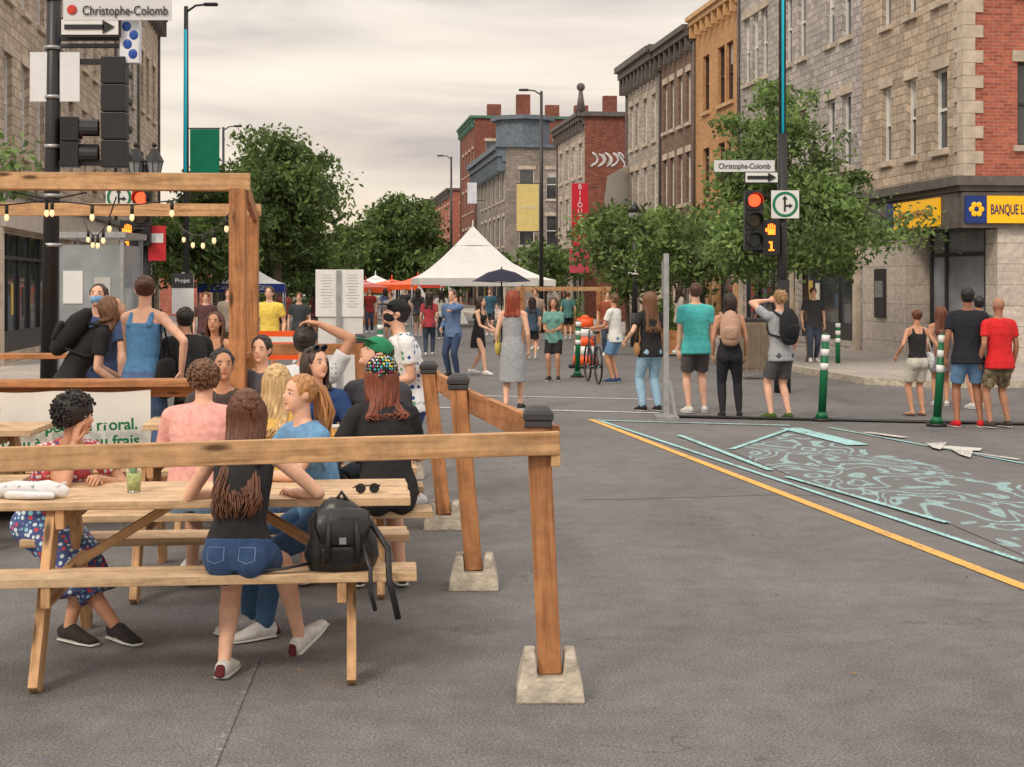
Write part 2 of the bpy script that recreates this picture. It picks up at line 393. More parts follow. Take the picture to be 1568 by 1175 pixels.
Z1=(4.8,6.6); Z2=(8.1,9.9)
E=empty('bank_building',S(13.75,32.1)); O=V((0,0,0)); Gp={k:MB() for k in('walls','windows','trim')}; L=6.3; H=12.6
wf=[]
for z in (Z1,Z2): wf+= [(.9,1.65,*z),(2.7,3.3,*z),(4.3,4.9,*z)]
facade(Gp,O,SD,-RD,L,4.0,H,wf,M_STONE,M_WHITE)
facade(Gp,O,RD,-SD,16,4.0,H,[(1.2,2.2,*Z1),(1.2,2.2,*Z2),(3.9,4.9,*Z1),(3.9,4.9,*Z2),(6.5,7.5,*Z1),(9,10,*Z1)],M_RED,M_DARK)
W=Gp['walls'];T=Gp['trim']
facade(Gp,O+SD*3.3,SD,-RD,L-3.3,0,4.0,[],M_TILE); facade(Gp,O+RD*.75,RD,-SD,15.2,0,4.0,[(1.0,4.2,.5,2.9,'s'),(5.2,9,.5,2.9,'s')],M_TILE)
W.face([O+SD*3.3,O+SD*3.3+RD*1.6,O+SD*3.3+RD*1.6+UP*4,O+SD*3.3+UP*4],M_TILE,[(0,0),(1.6,0),(1.6,4),(0,4)])
W.face([O+RD*.75,O+RD*.75+SD*.6,O+RD*.75+SD*.6+UP*4,O+RD*.75+UP*4],M_TILE,[(0,0),(.6,0),(.6,4),(0,4)])
A=O+SD*3.0+RD*.5; Bq=O+RD*1.1+SD*.5; dd=(Bq-A); ln=dd.length; dd.normalize(); nn=V((-dd.y,dd.x,0)); nn=nn if nn.dot(-RD)>0 else -nn
Gp['windows'].obox(A,dd,nn,0,ln,-.05,0,.13,3.0,M_GLASSG)
for u in (0,ln*.22,ln*.78,ln-.08): Gp['windows'].obox(A,dd,nn,u,u+.08,.002,.06,.13,3.0,M_DARK)
Gp['windows'].obox(A,dd,nn,.08,ln-.08,.003,.05,2.45,2.53,M_DARK)
W.face([O+UP*3.0,O+RD*1.4+UP*3.0,O+RD*1.4+SD*3.3+UP*3.0,O+SD*3.3+UP*3.0],M_DARK)
T.obox(O,SD,-RD,0,L,.003,.28,3.92,4.12,M_SLATE);T.obox(O,SD,-RD,0,L,.003,.16,3.8,3.918,M_SLATE)
T.obox(O,RD,-SD,-.28,16,.003,.28,3.922,4.122,M_SLATE);T.obox(O,RD,-SD,-.16,16,.003,.16,3.802,3.92,M_SLATE)
YB=mat('bank_yellow',c(250,185,20),.4,.04,emit=.25); BB=mat('bank_blue',c(20,50,120),.4,.08,emit=.1)
T.obox(O,SD,-RD,.05,2.2,-.1,.14,3.02,3.78,M_SLATE); T.obox(O,SD,-RD,2.2,L,-.1,.1,3.02,3.78,M_SLATE)
T.obox(O,SD,-RD,.9,3.6,.145,.2,3.1,3.72,YB); T.obox(O,RD,-SD,-.1,16,-.1,.14,3.02,3.78,M_SLATE)
T.obox(O,RD,-SD,-.05,.42,.145,.2,3.12,3.70,BB); T.obox(O,RD,-SD,.43,3.6,.145,.2,3.12,3.70,YB)
T.obox(O,SD,-RD,3.62,4.05,.145,.2,3.1,3.72,BB)
for i in range(45):
    z=4.13+i*.27
    if z>12: break
    k=.42 if i%2 else .24
    T.obox(O,RD,-SD,-.03,k,-.02,.03,z,z+.262,M_TRIM); T.obox(O,SD,-RD,-.027,.3 if i%2 else .5,-.02,.033,z,z+.262,M_TRIM)
W.face([O+SD*L,O+SD*L+RD*16,O+SD*L+RD*16+UP*H,O+SD*L+UP*H],M_STONE)
W.face([O+UP*(H-.2),O+RD*16+UP*(H-.2),O+RD*16+SD*L+UP*(H-.2),O+SD*L+UP*(H-.2)],M_ROOF)
cornice(Gp,O,SD,-RD,L,H,M_SLATE); cornice(Gp,O,RD,-SD,16,H,M_SLATE)
T.obox(O,SD,-RD,4.6,5.3,.003,.06,1.0,2.2,M_DARK); T.obox(O,SD,-RD,4.7,5.2,.062,.08,1.5,1.9,M_STEEL)
for i in range(6):
    a=i*pi/3; T.ball(O+RD*.19+RD*.11*cos(a)-SD*.21+UP*(3.41+.11*sin(a)),(.06,.02,.06),YB)
for k,bm in Gp.items(): bm.obj(k,E)
TB=mat('bank_lettering',(.02,.03,.12),.5); OO=S(13.75,32.1)
text('BANQUE LAURENTIENNE',.3,OO+RD*.5-SD*.21+UP*3.4,RD,-SD,TB,E,'LEFT',sx=.52,bold=.004)
text('BANQUE LAURENTIENNE',.24,OO+SD*2.25-RD*.21+UP*3.4,-SD,-RD,TB,E,sx=.75)
def cols(us,w,rows): return [(u,u+w,*z) for z in rows for u in us]
building('grey_stone_building',38.45,50.1,1,12.8,cols([.8,2.1,4.6,5.9,8.4,9.4,10.4],.7,[(4.9,6.8),(8.3,10.4)]),wall=M_GREY,corn=M_SLATE,shopc=c(60,50,50),swall=M_GREY)
building('orange_brick_building',50.15,56.2,1,11.6,cols([.7,1.8,3.9],.9,[(4.9,6.7),(8.0,10.0)]),wall=M_ORANGE,corn=mat('ochre_cornice',c(210,168,122),.7),frame=mat('brown_frame',c(90,60,50)),shopc=c(36,40,48),ck=.8,lint=False,trim=mat('ochre_trim',c(204,166,126),.8))
building('brown_brick_building',56.25,62.0,1,11.4,cols([.6,1.9,3.3,4.5],.65,[(4.9,6.8),(7.9,9.8)]),wall=M_BROWN,corn=M_SLATE,shopc=c(120,60,40))
building('pale_stone_building',62.05,68.8,1,11.5,cols([.8,2.5,4.2,5.4],.7,[(4.9,6.8),(7.8,9.7)]),[],wall=M_PALE,corn=M_SLATE,ck=1.3,shopc=c(150,150,150))
E2,O2,U2,N2=building('corner_brick_building',80,89.2,1,10.8,cols([.8,3,5.2,7.4],.9,[(4.7,6.6),(7.6,9.3)]),[(6,7,4.8,6.6),(6,7,7.6,9.2)],wall=M_PALE,swall=M_DRED,corn=M_SLATE,depth=16,shopc=c(40,40,60))
# spray-painted tag: looping strokes on the wall
GRF=mat('graffiti_spray',c(206,202,204),.7,.2,3); GRK=mat('graffiti_black',(.05,.04,.045),.7,.3,3)
for layer,(mm,ww,off) in enumerate(((GRK,.12,-.09),(GRF,.06,.0))):
    rg=random.Random(5); b=MB()
    for i in range(6):
        cx=.45+i*.36; pts=[]
        a0=rg.uniform(0,6); k1=rg.choice([1,1.5,2]); 
        for t in range(13):
            a=a0+t*.42; pts.append(S(13.75,80)+RD*(cx+.17*cos(a*k1)+.012*t)+UP*(8.35+.36*sin(a))-SD*off)
        b.tube(pts,ww,mm,6)
    o=b.obj('graffiti' if layer else 'graffiti_outline',None); o.location=-E2.location; o.parent=E2
b=MB(); b.tube([V((0,0,10.8))-RD*.2,V((0,0,11.9))-RD*.2],[.25,.1],M_SLATE,8); b.ball(V((0,0,12.1))-RD*.2,.22,M_SLATE); b.obj('finial',E2)
building('grey_turret_building',114,135,1,12.2,cols([1,4,7,10,13,16],1.2,[(4.8,7),(8.2,10.4)]),cols([1,3,5.2,7.6],1.1,[(4.8,7),(8.2,10.4)]),wall=M_GBLUE,corn=M_SLATEB,ck=2,depth=14,shopc=c(30,60,110),lint=True)
b=MB(); q=S(13.75,114)+RD*1.5+SD*2; b.tube([q+UP*11.8,q+UP*14.1],[2.0,2.0],M_SLATEB,8,sm=False); b.tube([q+UP*14.1,q+UP*14.4],[2.4,2.4],M_SLATEB,8,sm=False); b.obj('rooftop_turret')
building('tall_brick_building',137,150,1,16.8,cols([1,4,7,10],1.2,[(5,7),(8.5,10.5),(12,14)]),cols([1,4,7,10],1.1,[(5,7),(8.5,10.5),(12.6,14.6)]),wall=M_DRED,corn=mat('copper_green',c(84,122,110),.7),depth=16)
b=MB()
for k in range(6): b.obox(S(13.75,137),RD,-SD,1.2+k*2.6,2.4+k*2.6,-1.2,-.4,16.6,17.9+(.9 if k in(1,4) else 0),M_DRED)
b.obj('chimney_row')
building('brick_building',162,190,1,12,cols([2,6,10,14,18,22],1.6,[(4.8,7),(8.2,10.4)]),cols([1,4,7,10],1.6,[(4.8,7),(8.2,10.4)]),wall=M_RED,corn=M_SLATE,depth=20)
building('brick_building',200,240,1,13,cols([2,8,14,20,26,32],1.8,[(4.8,7),(8.2,10.4)]),cols([1,5,9],1.6,[(4.8,7),(8.2,10.4)]),wall=M_BROWN,corn=M_SLATE,depth=26)
building('distant_building',300,330,1,16,cols([2,8,14],1.8,[(5,8)]),cols([1,5,9],1.6,[(5,8),(10,13)]),wall=M_PALE,corn=None,depth=40)
building('limestone_building',33,52,-1,14,cols([.9,2.9,4.9,7.4,9.4,11.9,13.9,16.4],.85,[(4.7,6.7),(7.9,9.9),(11,12.8)]),[(2,3,4.7,6.7),(5,6,4.7,6.7)],wall=M_STONE,depth=14,corn=M_TRIM,shopc=c(200,190,180))
building('limestone_building',52.1,58.5,-1,12.2,cols([.9,2.6,4.3],.9,[(4.7,6.6),(8.2,10)]),wall=M_PALE,corn=M_TRIM,shopc=c(60,60,60))
building('stone_townhouse',58.6,66,-1,13.2,cols([.9,2.9,5.2],.95,[(4.7,6.8),(8.4,10.6)]),[],wall=M_STONE,corn=M_SLATE,shopc=c(30,70,60),ck=1.2)
building('low_brick_building',98,150,-1,6.8,cols([2,8,14,20,26],1.8,[(4.4,6)]),[],wall=M_RED,corn=M_SLATE)
building('low_brick_building',152,300,-1,8.5,cols([2,8,14,20,26],1.8,[(4.8,7)]),[],wall=M_BROWN,corn=M_SLATE)
def blade(name,u,v0,v1,w,d,col,txt=None,tcol=(.8,.8,.8),brkt=.5):
    x,y=at(u,d); z1=zz(v0,d);z0=zz(v1,d); E=empty(name,(x,y,0)); b=MB(); s=1 if brkt>0 else -1; l=abs(brkt)
    b.box((0,0,(z0+z1)/2),(w,.12,z1-z0),paint(col)); b.box((s*(w/2+l/2),0,z1-.2),(l,.05,.05),M_DARK); b.box((s*(w/2+l/2),0,z0+.2),(l,.05,.05),M_DARK); b.obj('panel',E,bevel=.01)
    if txt:
        n=len(txt)
        for i,ch in enumerate(txt): text(ch,(z1-z0)/n*1.05,(x,y-.065,z1-(i+.6)*(z1-z0)/(n+.4)),(1,0,0),(0,-1,0),paint(tcol),E)
    return E
blade('jewellery_shop_sign',888,281,378,.8,76,c(200,24,50),'BIJOUTERIE')
blade('pink_shop_sign',887,381,418,.95,76,c(190,70,90))
blade('white_shop_sign',723,280,312,.6,100,c(210,215,225))
b=MB(); x,y=at(948,67); b.face([(x-.5,y,6.5),(x+.6,y+2.5,7.2),(x+.6,y+2.5,5.7),(x-.7,y-1,5.4)],M_WHITE); b.face([(x-.7,y-1,5.4),(x+.6,y+2.5,5.7),(x+.6,y+2.5,5.4),(x-.7,y-1,5.1)],M_WHITE); b.obj('white_awning')
E=empty('red_neon_sign',S(13.4,44)); b=MB(); b.obox(V((0,0,0)),SD,-RD,-1.6,1.6,0,.1,3.05,3.65,mat('neon_board',c(90,14,20),.5)); b.obj('board',E)
text('TABAGIE',.5,S(13.28,44)+UP*3.35,-SD,-RD,mat('neon_red',c(255,60,50),emit=1.5),E)
b=MB()
for i in range(14):
    x=-62-R(-34,30); w=R(6,16); h=R(7,17); b.box((x,430+i*4,h/2),(w,12,h),random.choice([M_RED,M_PALE,M_GBLUE]))
b.obj('distant_skyline')

# ------------------------------------------------------------------ trees
def leaf_mat(name,a,bcol):
    m,nt,bs=newmat(name); gi=nd(nt,'ShaderNodeNewGeometry'); tc=nd(nt,'ShaderNodeTexCoord').outputs['Object']
    o=ramp(nt,gi.outputs['Random Per Island'],[(0,a),(.6,bcol),(1,[min(1,x*1.5) for x in bcol])])
    o=mixc(nt,1,o,ramp(nt,noi(nt,.9,2,tc),[(.35,.5),(.65,1.3)]),'MULTIPLY')
    nt.links.new(o,bs.inputs['Base Color']); bs.inputs['Roughness'].default_value=.6
    tr=nd(nt,'ShaderNodeBsdfTranslucent'); nt.links.new(o,tr.inputs[0]); mx=nd(nt,'ShaderNodeMixShader'); mx.inputs[0].default_value=.35
    nt.links.new(bs.outputs[0],mx.inputs[1]); nt.links.new(tr.outputs[0],mx.inputs[2]); nt.links.new(mx.outputs[0],nt.nodes['Material Output'].inputs[0]); return m
LEAF=leaf_mat('leaves',(.065,.11,.032),(.14,.215,.058)); LEAF2=leaf_mat('leaves_light',(.08,.135,.042),(.175,.27,.08))
BARK=mat('bark',c(92,78,66),.9,.3,14,.8,30)
def tree(name,x,y,h,rx,rz,cz,n,leaf,lm=LEAF,clumps=60,seed=1,trunk=.12,cr=.42,off=(0,0)):
    rs=np.random.RandomState(seed); rnd=random.Random(seed)
    E=empty(name,(x,y,0)); b=MB(); cen=V((off[0],off[1],cz))
    fork=V((off[0]*.3,off[1]*.3,max(min(1.4,cz*.7),cz-rz*.8)))
    b.tube([(0,0,0),(0.03,0,.3),(fork.x,fork.y,fork.z)],[trunk*1.35,trunk,trunk*.8],BARK,9)
    C=[]
    for i in range(clumps):
        d=V((rnd.gauss(0,1),rnd.gauss(0,1),rnd.gauss(0,1))).normalized(); k=rnd.uniform(.3,1)**.55
        k*=.86+.34*noise.noise(d*2.1+V((seed*3.1,0,0)))*2.0
        p=cen+V((d.x*rx*k,d.y*rx*k,d.z*rz*k-(.12*rz if d.z<0 else 0))); C.append(p)
    for i,p in enumerate(C[:max(14,clumps//2)]):
        mid=fork.lerp(p,.5)+V((0,0,rz*.12)); b.tube([fork,mid,p],[trunk*.42,trunk*.2,.010],BARK,5)
    b.obj('trunk',E)
    per=n/clumps; vs=[]
    for p in C:
        s=cr*rnd.uniform(.5,1.35); k_=int(per*rnd.uniform(.35,1.65))
        q=np.clip(rs.normal(0,1,(k_,3)),-2.1,2.1)*s*.52; q[:,2]*=.55; q[:,2]-=.12*(q[:,0]**2+q[:,1]**2)/max(s,.1)
        vs.append(q+np.array(p))
    P=np.concatenate(vs); k=len(P)
    a=rs.normal(0,1,(k,3)); a/=np.linalg.norm(a,axis=1,keepdims=True); t=rs.normal(0,1,(k,3)); t[:,2]*=.5
    bb=np.cross(a,t); bb/=np.linalg.norm(bb,axis=1,keepdims=True); sz=leaf*rs.uniform(.5,1.2,(k,1))
    vv=np.stack([P-a*sz,P-bb*sz*.45,P+a*sz,P+bb*sz*.45],1).reshape(-1,3)
    me=bpy.data.meshes.new('foliage'); me.vertices.add(4*k); me.vertices.foreach_set('co',vv.ravel()); me.loops.add(4*k); me.loops.foreach_set('vertex_index',np.arange(4*k)); me.polygons.add(k); me.polygons.foreach_set('loop_start',np.arange(k)*4); me.polygons.foreach_set('loop_total',np.full(k,4)); me.materials.append(lm); me.update(calc_edges=True); me.validate()
    o=bpy.data.objects.new('foliage',me); scn.collection.objects.link(o); o.parent=E
    return E
x,y=at(1238,34); tree('street_tree',x,y,6,2.45,.95,3.0,12500,.085,LEAF2,95,3,.07,.6,(-.3,0))
tree('street_tree',x-.6,y+.3,6,1.6,1.6,4.7,8000,.085,LEAF2,60,5,.06,.55)
x,y=at(1070,42); tree('street_tree',x,y,5,2.1,1.0,2.9,9000,.10,LEAF2,60,8,.08,.6)
x,y=at(960,52); tree('street_tree',x,y,5,2.2,1.6,3.3,9500,.12,LEAF2,65,9,.08,.7)
x,y=at(835,80); tree('street_tree',x,y,5,2.2,1.2,2.9,4500,.16,LEAF,45,10,.08,.7)
x,y=at(425,75); tree('street_tree',x,y,9,3.15,3.3,6.1,20000,.17,LEAF,120,11,.2,1.0)
tree('street_tree',x-1.2,y+4,9,3.8,2.3,3.9,11000,.17,LEAF,80,12,.2,1.0)
x,y=at(290,48); tree('street_tree',x,y,5,1.9,1.2,3.0,8000,.12,LEAF,60,13,.1,.6)
x,y=at(330,60); tree('street_tree',x,y,7,1.9,1.9,4.9,9000,.14,LEAF,60,14,.1,.7)
x,y=at(610,135); tree('street_tree',x,y,10,4.5,3.9,6.0,16000,.27,LEAF,110,15,.25,1.4)
x,y=at(560,150); tree('street_tree',x,y,8,2.8,3.0,5,7000,.3,LEAF,60,16,.2,1.2)
x,y=at(445,120); tree('street_tree',x,y,6,2.5,1.6,3.2,5000,.22,LEAF2,50,17,.15,1.0)
x,y=at(700,125); tree('street_tree',x,y,6,2.6,1.7,3.4,5000,.22,LEAF,50,18,.15,1.0)
for i,u in enumerate((500,460,530,575,430)): 
    x,y=at(u,260+i*25); tree('distant_trees',x,y,8,7,5,5,4000,.75,LEAF,40,20+i,.3,2.6)
x,y=at(8,20); tree('small_tree',x-.4,y,4,.9,.5,3.2,1500,.07,LEAF2,20,31,.05,.3)

# ------------------------------------------------------------------ picnic tables & fence
def picnic(name,x,y,rz,L=1.9,wm=WOODT):
    b=MB()
    for i in range(5): b.box((R(-.004,.004),-.29+i*.145,.76+R(-.0015,.0015)),(L,.138,.04),wm)
    for s in (-1,1):
        for k in (.47,.61): b.box((R(-.005,.005),s*k,.47),(L+.04,.13,.04),wm)
        for e in (-1,1):
            X=e*(L/2-.27)
            b.beam((X,s*.24,.735),(X,s*.67,.0),.042,.13,WOOD,up=(0,1,0))
            if s>0: b.beam((X-e*.06,0,.44),(X-e*.5,0,.71),.09,.04,WOOD)
    for e in (-1,1):
        X=e*(L/2-.27)-e*.043; b.box((X,0,.405),(.04,1.34,.09),WOOD); b.box((X,0,.695),(.04,.68,.088),WOOD)
    o=b.obj(name,bevel=.004); o.location=(x,y,0); o.rotation_euler[2]=rz; return o
picnic('picnic_table',-1.45,7.5,.10,1.9)
picnic('picnic_table',-1.48,9.4,.10,1.9)
picnic('picnic_table',-1.7,11.5,.12,1.9)
picnic('picnic_table',-4.25,10.9,.06,1.95)
def footing(name,x,y,rz=0):
    o=empty(name,(x,y,0),rz); b=MB()
    prof=[(-.145,0),(.145,0),(.137,.07),(.108,.19),(.062,.19),(.054,.10),(-.054,.10),(-.062,.19),(-.108,.19),(-.137,.07)]
    yo=lambda z:.145-.2*z
    Fv=[V((p[0],-yo(p[1]),p[1])) for p in prof]; Bv=[V((p[0],yo(p[1]),p[1])) for p in prof]; n=len(prof)
    i=len(b.v); b.v+=[tuple(p) for p in Fv+Bv]; mi=b.mi(M_CONC)
    fs=[tuple(range(i,i+n)),tuple(reversed(range(i+n,i+2*n)))]+[(i+k,i+n+k,i+n+(k+1)%n,i+(k+1)%n) for k in range(n)]
    for f in fs: b.f.append(f); b.m.append(mi); b.sm.append(False); b.uv.append([(0,0)]*len(f))
    b.obj('concrete_block',o,bevel=.008); return o
posts=[((.162,6.72),(.112,6.72),1.2),((-.222,9.15),(-.315,9.2),1.2),((-.494,11.4),(-.61,11.45),1.17),((-.95,14.4),(-1.0,14.4),1.2),((-1.62,17),(-1.66,17),1.2)]
capm=mat('post_cap',c(60,58,62),.5,.2)
for i,(p,q,h) in enumerate(posts):
    E=footing('fence_post',*p); b=MB(); d=V((q[0]-p[0],q[1]-p[1],h-.04))
    b.beam((0,0,.102),d,.1,.1,WOODD,up=(0,1,0)); b.obj('post',E,bevel=.005)
    b=MB(); t=V((q[0]-p[0],q[1]-p[1],h))
    b.box(t+V((0,0,-.035)),(.118,.118,.03),capm); b.box(t+V((0,0,.0)),(.13,.13,.036),capm)
    P=[]
    for k in range(8):
        w=.035 if k&4 else .06; P.append(t+V(((w if k&1 else -w),(w if k&2 else -w),.045 if k&4 else .0185)))
    b.hexa(P,capm); b.obj('cap',E,bevel=.006)
b=MB(); b.beam((.20,6.645,1.09),(-2.9,6.22,1.04),.042,.1,WOOD); b.beam((.185,6.63,1.04),(.185,6.78,1.04),.04,.1,WOOD); 
zc=[1.09,1.08,1.06,1.08,1.08]
for i in range(4):
    q0=posts[i][1];q1=posts[i+1][1]; b.beam((q0[0]+.075,q0[1]+(.0 if i else .02),zc[i]),(q1[0]+.075,q1[1],zc[i+1]-.002),.04,.13,WOODD)
b.beam((-1.66,17.0,1.08),(-4.6,16.6,1.08),.04,.12,WOODD)
b.obj('wooden_fence_rail',bevel=.004)

# ------------------------------------------------------------------ pergola
P0=V((-2.08,11.9,0)); P1=V((-2.70,16.3,0)); xl=V((-4.6,-.35,0))
b=MB()
for p in (P0,P1,P0+xl,P1+xl): b.beam(p,p+UP*2.5,.12,.12,WOODD,up=(0,1,0))
b.beam(P0+V((.09,.01,2.55)),P0+xl+V((-.1,0,2.55)),.05,.13,WOOD); b.beam(P0+V((.06,.13,2.54)),P0+xl+V((-.1,.13,2.54)),.05,.11,WOOD)
b.beam(P1+V((.09,0,2.55)),P1+xl+V((-.1,0,2.55)),.05,.13,WOOD)
b.beam(P0+V((.03,.16,2.50)),P1+V((.03,-.04,2.50)),.05,.13,WOODD); b.beam(P0+xl+V((0,.1,2.55)),P1+xl+V((0,-.04,2.55)),.05,.13,WOOD)
b.beam(P0+V((-.06,-.02,1.03)),P0+xl+V((0,-.02,1.03)),.3,.05,WOODD); b.beam(P0+V((-.06,-.0,.96)),P0+xl+V((0,0,.96)),.05,.08,WOODD)
b.beam(P0+V((-.06,0,.3)),P0+xl+V((0,0,.3)),.05,.1,WOODD)
for i in range(6): b.beam(P0+xl*(i/5)+V((-.1 if i==0 else 0,.03,.02)),P0+xl*(i/5)+V((-.1 if i==0 else 0,.03,.92)),.05,.08,WOODD,up=(0,1,0))
for i in range(24): b.beam(P0+(P1-P0)*((i+.5)/24)+UP*.1+V((0,0,0)),P0+(P1-P0)*((i+.5)/24)+xl+UP*.1,.17,.04,WOOD)
b.beam(P1+V((0,-.2,1.05)),P1+xl+V((0,-.2,1.05)),.3,.05,WOODD)
b.obj('wooden_pergola',bevel=.004)
E=empty('string_lights'); b=MB(); bul=MB()
BULB=mat('warm_bulb',c(255,222,170),.3,.05,emit=.7)
def cat(p,q,sag,n=9):
    pts=[p.lerp(q,i/n)-UP*(sag*4*(i/n)*(1-i/n)) for i in range(n+1)]
    b.tube(pts,.006,M_BLACK,5)
    for k in pts[1:-1:1]:
        b.tube([k,k-UP*.07],.014,M_BLACK,6); bul.ball(k-UP*.095,(.019,.019,.03),BULB,n=8,k=6)
for i in range(5):
    t0=-.2-.95*i; cat(P0+V((t0,0,2.47)),P0+V((t0-1.5,-.05,2.47)),.10,5)
    cat(P0+V((t0+.2,0.1,2.44)),P1+V((t0-.6,0,2.44)),.22,6)
cat(P0+V((-.05,.1,2.4)),P1+V((-.05,-.1,2.4)),.3,7)
b.obj('cable',E); bul.obj('bulbs',E)
E=empty('banner',(0,0,0)); b=MB(); BAN=mat('banner_vinyl',c(232,230,224),.5,.05,2,.4,4)
n=28
O=V((P0.x-.62,P0.y-.19,0)); U=xl.normalized()
for i in range(n):
    f=lambda k:V((0,-.012*sin(k*1.9)-.008*sin(k*4.3),0)); 
    sg=lambda k:.02*abs(sin(k*.7))
    a=O+U*(i*4.0/n); d=O+U*((i+1)*4.0/n)
    b.face([a+f(i)*1.4+UP*.50,d+f(i+1)*1.4+UP*.50,d+f(i+1)+UP*(.985-sg(i+1)),a+f(i)+UP*(.985-sg(i))],BAN,sm=True)
b.obj('vinyl_sheet',E)
TG=mat('green_lettering',c(0,110,70),.5)
Xd=-U
for s,zv,e in (('Plus haut pour le moral.',.735,212),('De l\'eau à garder au frais.',.615,220)):
    x,y=at(e,11.64); text(s,.118,(x,y-.02,zv),Xd,(0,-1,0),TG,E,'RIGHT',bold=.003)

# ------------------------------------------------------------------ street furniture
def sig(E,p,fwd,n=3,lit=None,back=False,w=.3,h=.33):
    b=MB(); f=V(fwd).normalized(); s=V((f.y,-f.x,0)); lights=[c(255,60,30),c(200,150,20),c(20,150,90)]
    for i in range(n):
        z=-i*h; b.obox(p,s,f,-w/2,w/2,-.1,.1,z-h+.008,z-.002,M_BLACK)
        cc=p+f*.105+UP*(z-h/2)
        on=lit==i
        m=mat('lit_lens',lights[i%3],.4,.02,emit=4) if on else mat('dark_lens',[q*.10+.01 for q in lights[i%3]],.2)
        b.tube([cc,cc+f*.03],.105,m,16)
        m2=12
        for k in range(m2):
            a0=pi*(-.15+1.3*k/m2);a1=pi*(-.15+1.3*(k+1)/m2)
            q=lambda a,d,r=.125:cc+s*(cos(a)*r)+UP*(sin(a)*r)+f*d
            b.face([q(a0,0),q(a1,0),q(a1,.2),q(a0,.2)],M_BLACK)
    b.obj('signal_head',E,bevel=.008)
def plate(b,p,s,w,h,m,edge=None,n=V((0,-1,0))):
    b.obox(p,s,n,-w/2,w/2,0,.015,-h/2,h/2,edge or m)
    if edge: b.obox(p,s,n,-w/2+.012,w/2-.012,.016,.018,-h/2+.012,h/2-.012,m)
GREEN=mat('sign_green',c(0,120,80),.4,.04)
def arrow(b,p,l,h,m):
    b.obox(p,V((1,0,0)),V((0,-1,0)),-l/2,l/2-h*.7,.03,.034,-h*.16,h*.16,m)
    q=p+V((0,-.034,0)); b.face([q+V((l/2-h*.8,0,-h*.45)),q+V((l/2,0,0)),q+V((l/2-h*.8,0,h*.45))],m)
def ring_sign(b,p,w):
    plate(b,p,V((1,0,0)),w,w,M_WHITE); 
    for k in range(24):
        a0=2*pi*k/24;a1=2*pi*(k+1)/24; q=lambda a,r:p+V((cos(a)*r,-.02,sin(a)*r)); b.face([q(a0,w*.36),q(a1,w*.36),q(a1,w*.46),q(a0,w*.46)],GREEN)
    b.obox(p,V((1,0,0)),V((0,-1,0)),-w*.05,w*.02,.02,.024,-w*.25,w*.2,M_BLACK)
    q=p+V((-w*.015,-.025,w*.18)); b.face([q+V((-w*.1,0,0)),q+V((w*.1,0,0)),q+V((0,0,w*.14))],M_BLACK)
    b.obox(p,V((1,0,0)),V((0,-1,0)),w*.02,w*.16,.021,.0245,-w*.08,-w*.02,M_BLACK)
    q=p+V((w*.14,-.026,-w*.05)); b.face([q+V((0,0,-w*.09)),q+V((w*.13,0,0)),q+V((0,0,w*.09))],M_BLACK)
PED=mat('ped_orange',c(255,120,30),.4,.02,emit=3)
def ped(b,p):
    b.obox(p,V((1,0,0)),V((0,-1,0)),-.14,.14,-.08,.08,-.29,0.29,M_BLACK)
    q=p+V((0,-.085,0)); X=V((1,0,0));N=V((0,-1,0))
    b.obox(q,X,N,-.06,.06,0,.004,.04,.13,PED)
    for k in range(4): b.obox(q,X,N,-.06+k*.033,-.040+k*.033,0,.004,.135,.135+(.075,.09,.085,.065)[k],PED)
    b.obox(q,X,N,-.10,-.065,0,.004,.09,.15,PED)
    b.obox(q,X,N,-.02,.015,0,.004,-.2,-.07,PED); b.obox(q,X,N,-.045,-.02,0,.0035,-.10,-.07,PED); b.obox(q,X,N,-.05,.045,0,.003,-.225,-.202,PED)
d=26; x,y=at(1198,d); E=empty('traffic_light',(x,y,0)); b=MB()
b.tube([(0,0,.13),(0,0,4.3)],.085,M_BLACK,14); b.tube([(0,0,4.3),(0,0,9.3)],.06,M_DARK,14)
b.tube([(.0,-.05,zz(205,d)),(0,-.05,8.8)],.022,M_CYAN,10); b.tube([(0,0,0),(0,0,.6)],.14,M_BLACK,14)
b.tube([(0,0,9.2),(.6,0,9.4),(1.8,0,9.45)],.04,M_DARK,8); b.box((2.1,0,9.44),(.6,.25,.1),M_DARK)
for vv in (300,385): b.beam((-.5,-.02,zz(vv,d)),(0,0,zz(vv,d)),.05,.05,M_BLACK)
b.obj('pole',E); b=MB(); X=V((1,0,0))
plate(b,V(((1138-1198)/2400*d,-.12,zz(255.5,d))),X,1.0,.19,mat('sign_white',c(214,216,220),.4,.03)); 
plate(b,V(((1164-1198)/2400*d,-.12,zz(273,d))),X,.56,.2,M_BLACK); plate(b,V(((1164-1198)/2400*d,-.14,zz(273,d))),X,.53,.16,M_WHITE)
arrow(b,V(((1164-1198)/2400*d,-.14,zz(273,d))),.48,.17,M_BLACK)
ring_sign(b,V((.02,-.14,zz(314,d))),.46); ped(b,V(((1178-1198)/2400*d,-.14,zz(364,d)))); b.obj('signs',E,bevel=.003)
sig(E,V(((1152-1198)/2400*d,-.1,zz(293,d))),(0,-1,0),3,0)
text('Christophe-Colomb',.125,(x+(1138-1198)/2400*d,y-.14,zz(255.5,d)-.005),X,(0,-1,0),M_BLACK,E,sx=.84,bold=.001)
b=MB(); b.box((0,-.1,zz(452,d)),(.2,.02,.5),M_DARK); b.obj('pole_plate',E)
d=17.5; x,y=at(80,d); E=empty('traffic_light',(x,y,0)); b=MB()
b.tube([(-.05,0,0),(0,0,3.1),(.04,0,6.4)],[.10,.085,.08],M_BLACK,14); b.tube([(-.05,0,0),(-.05,0,.6)],.15,M_BLACK,12)
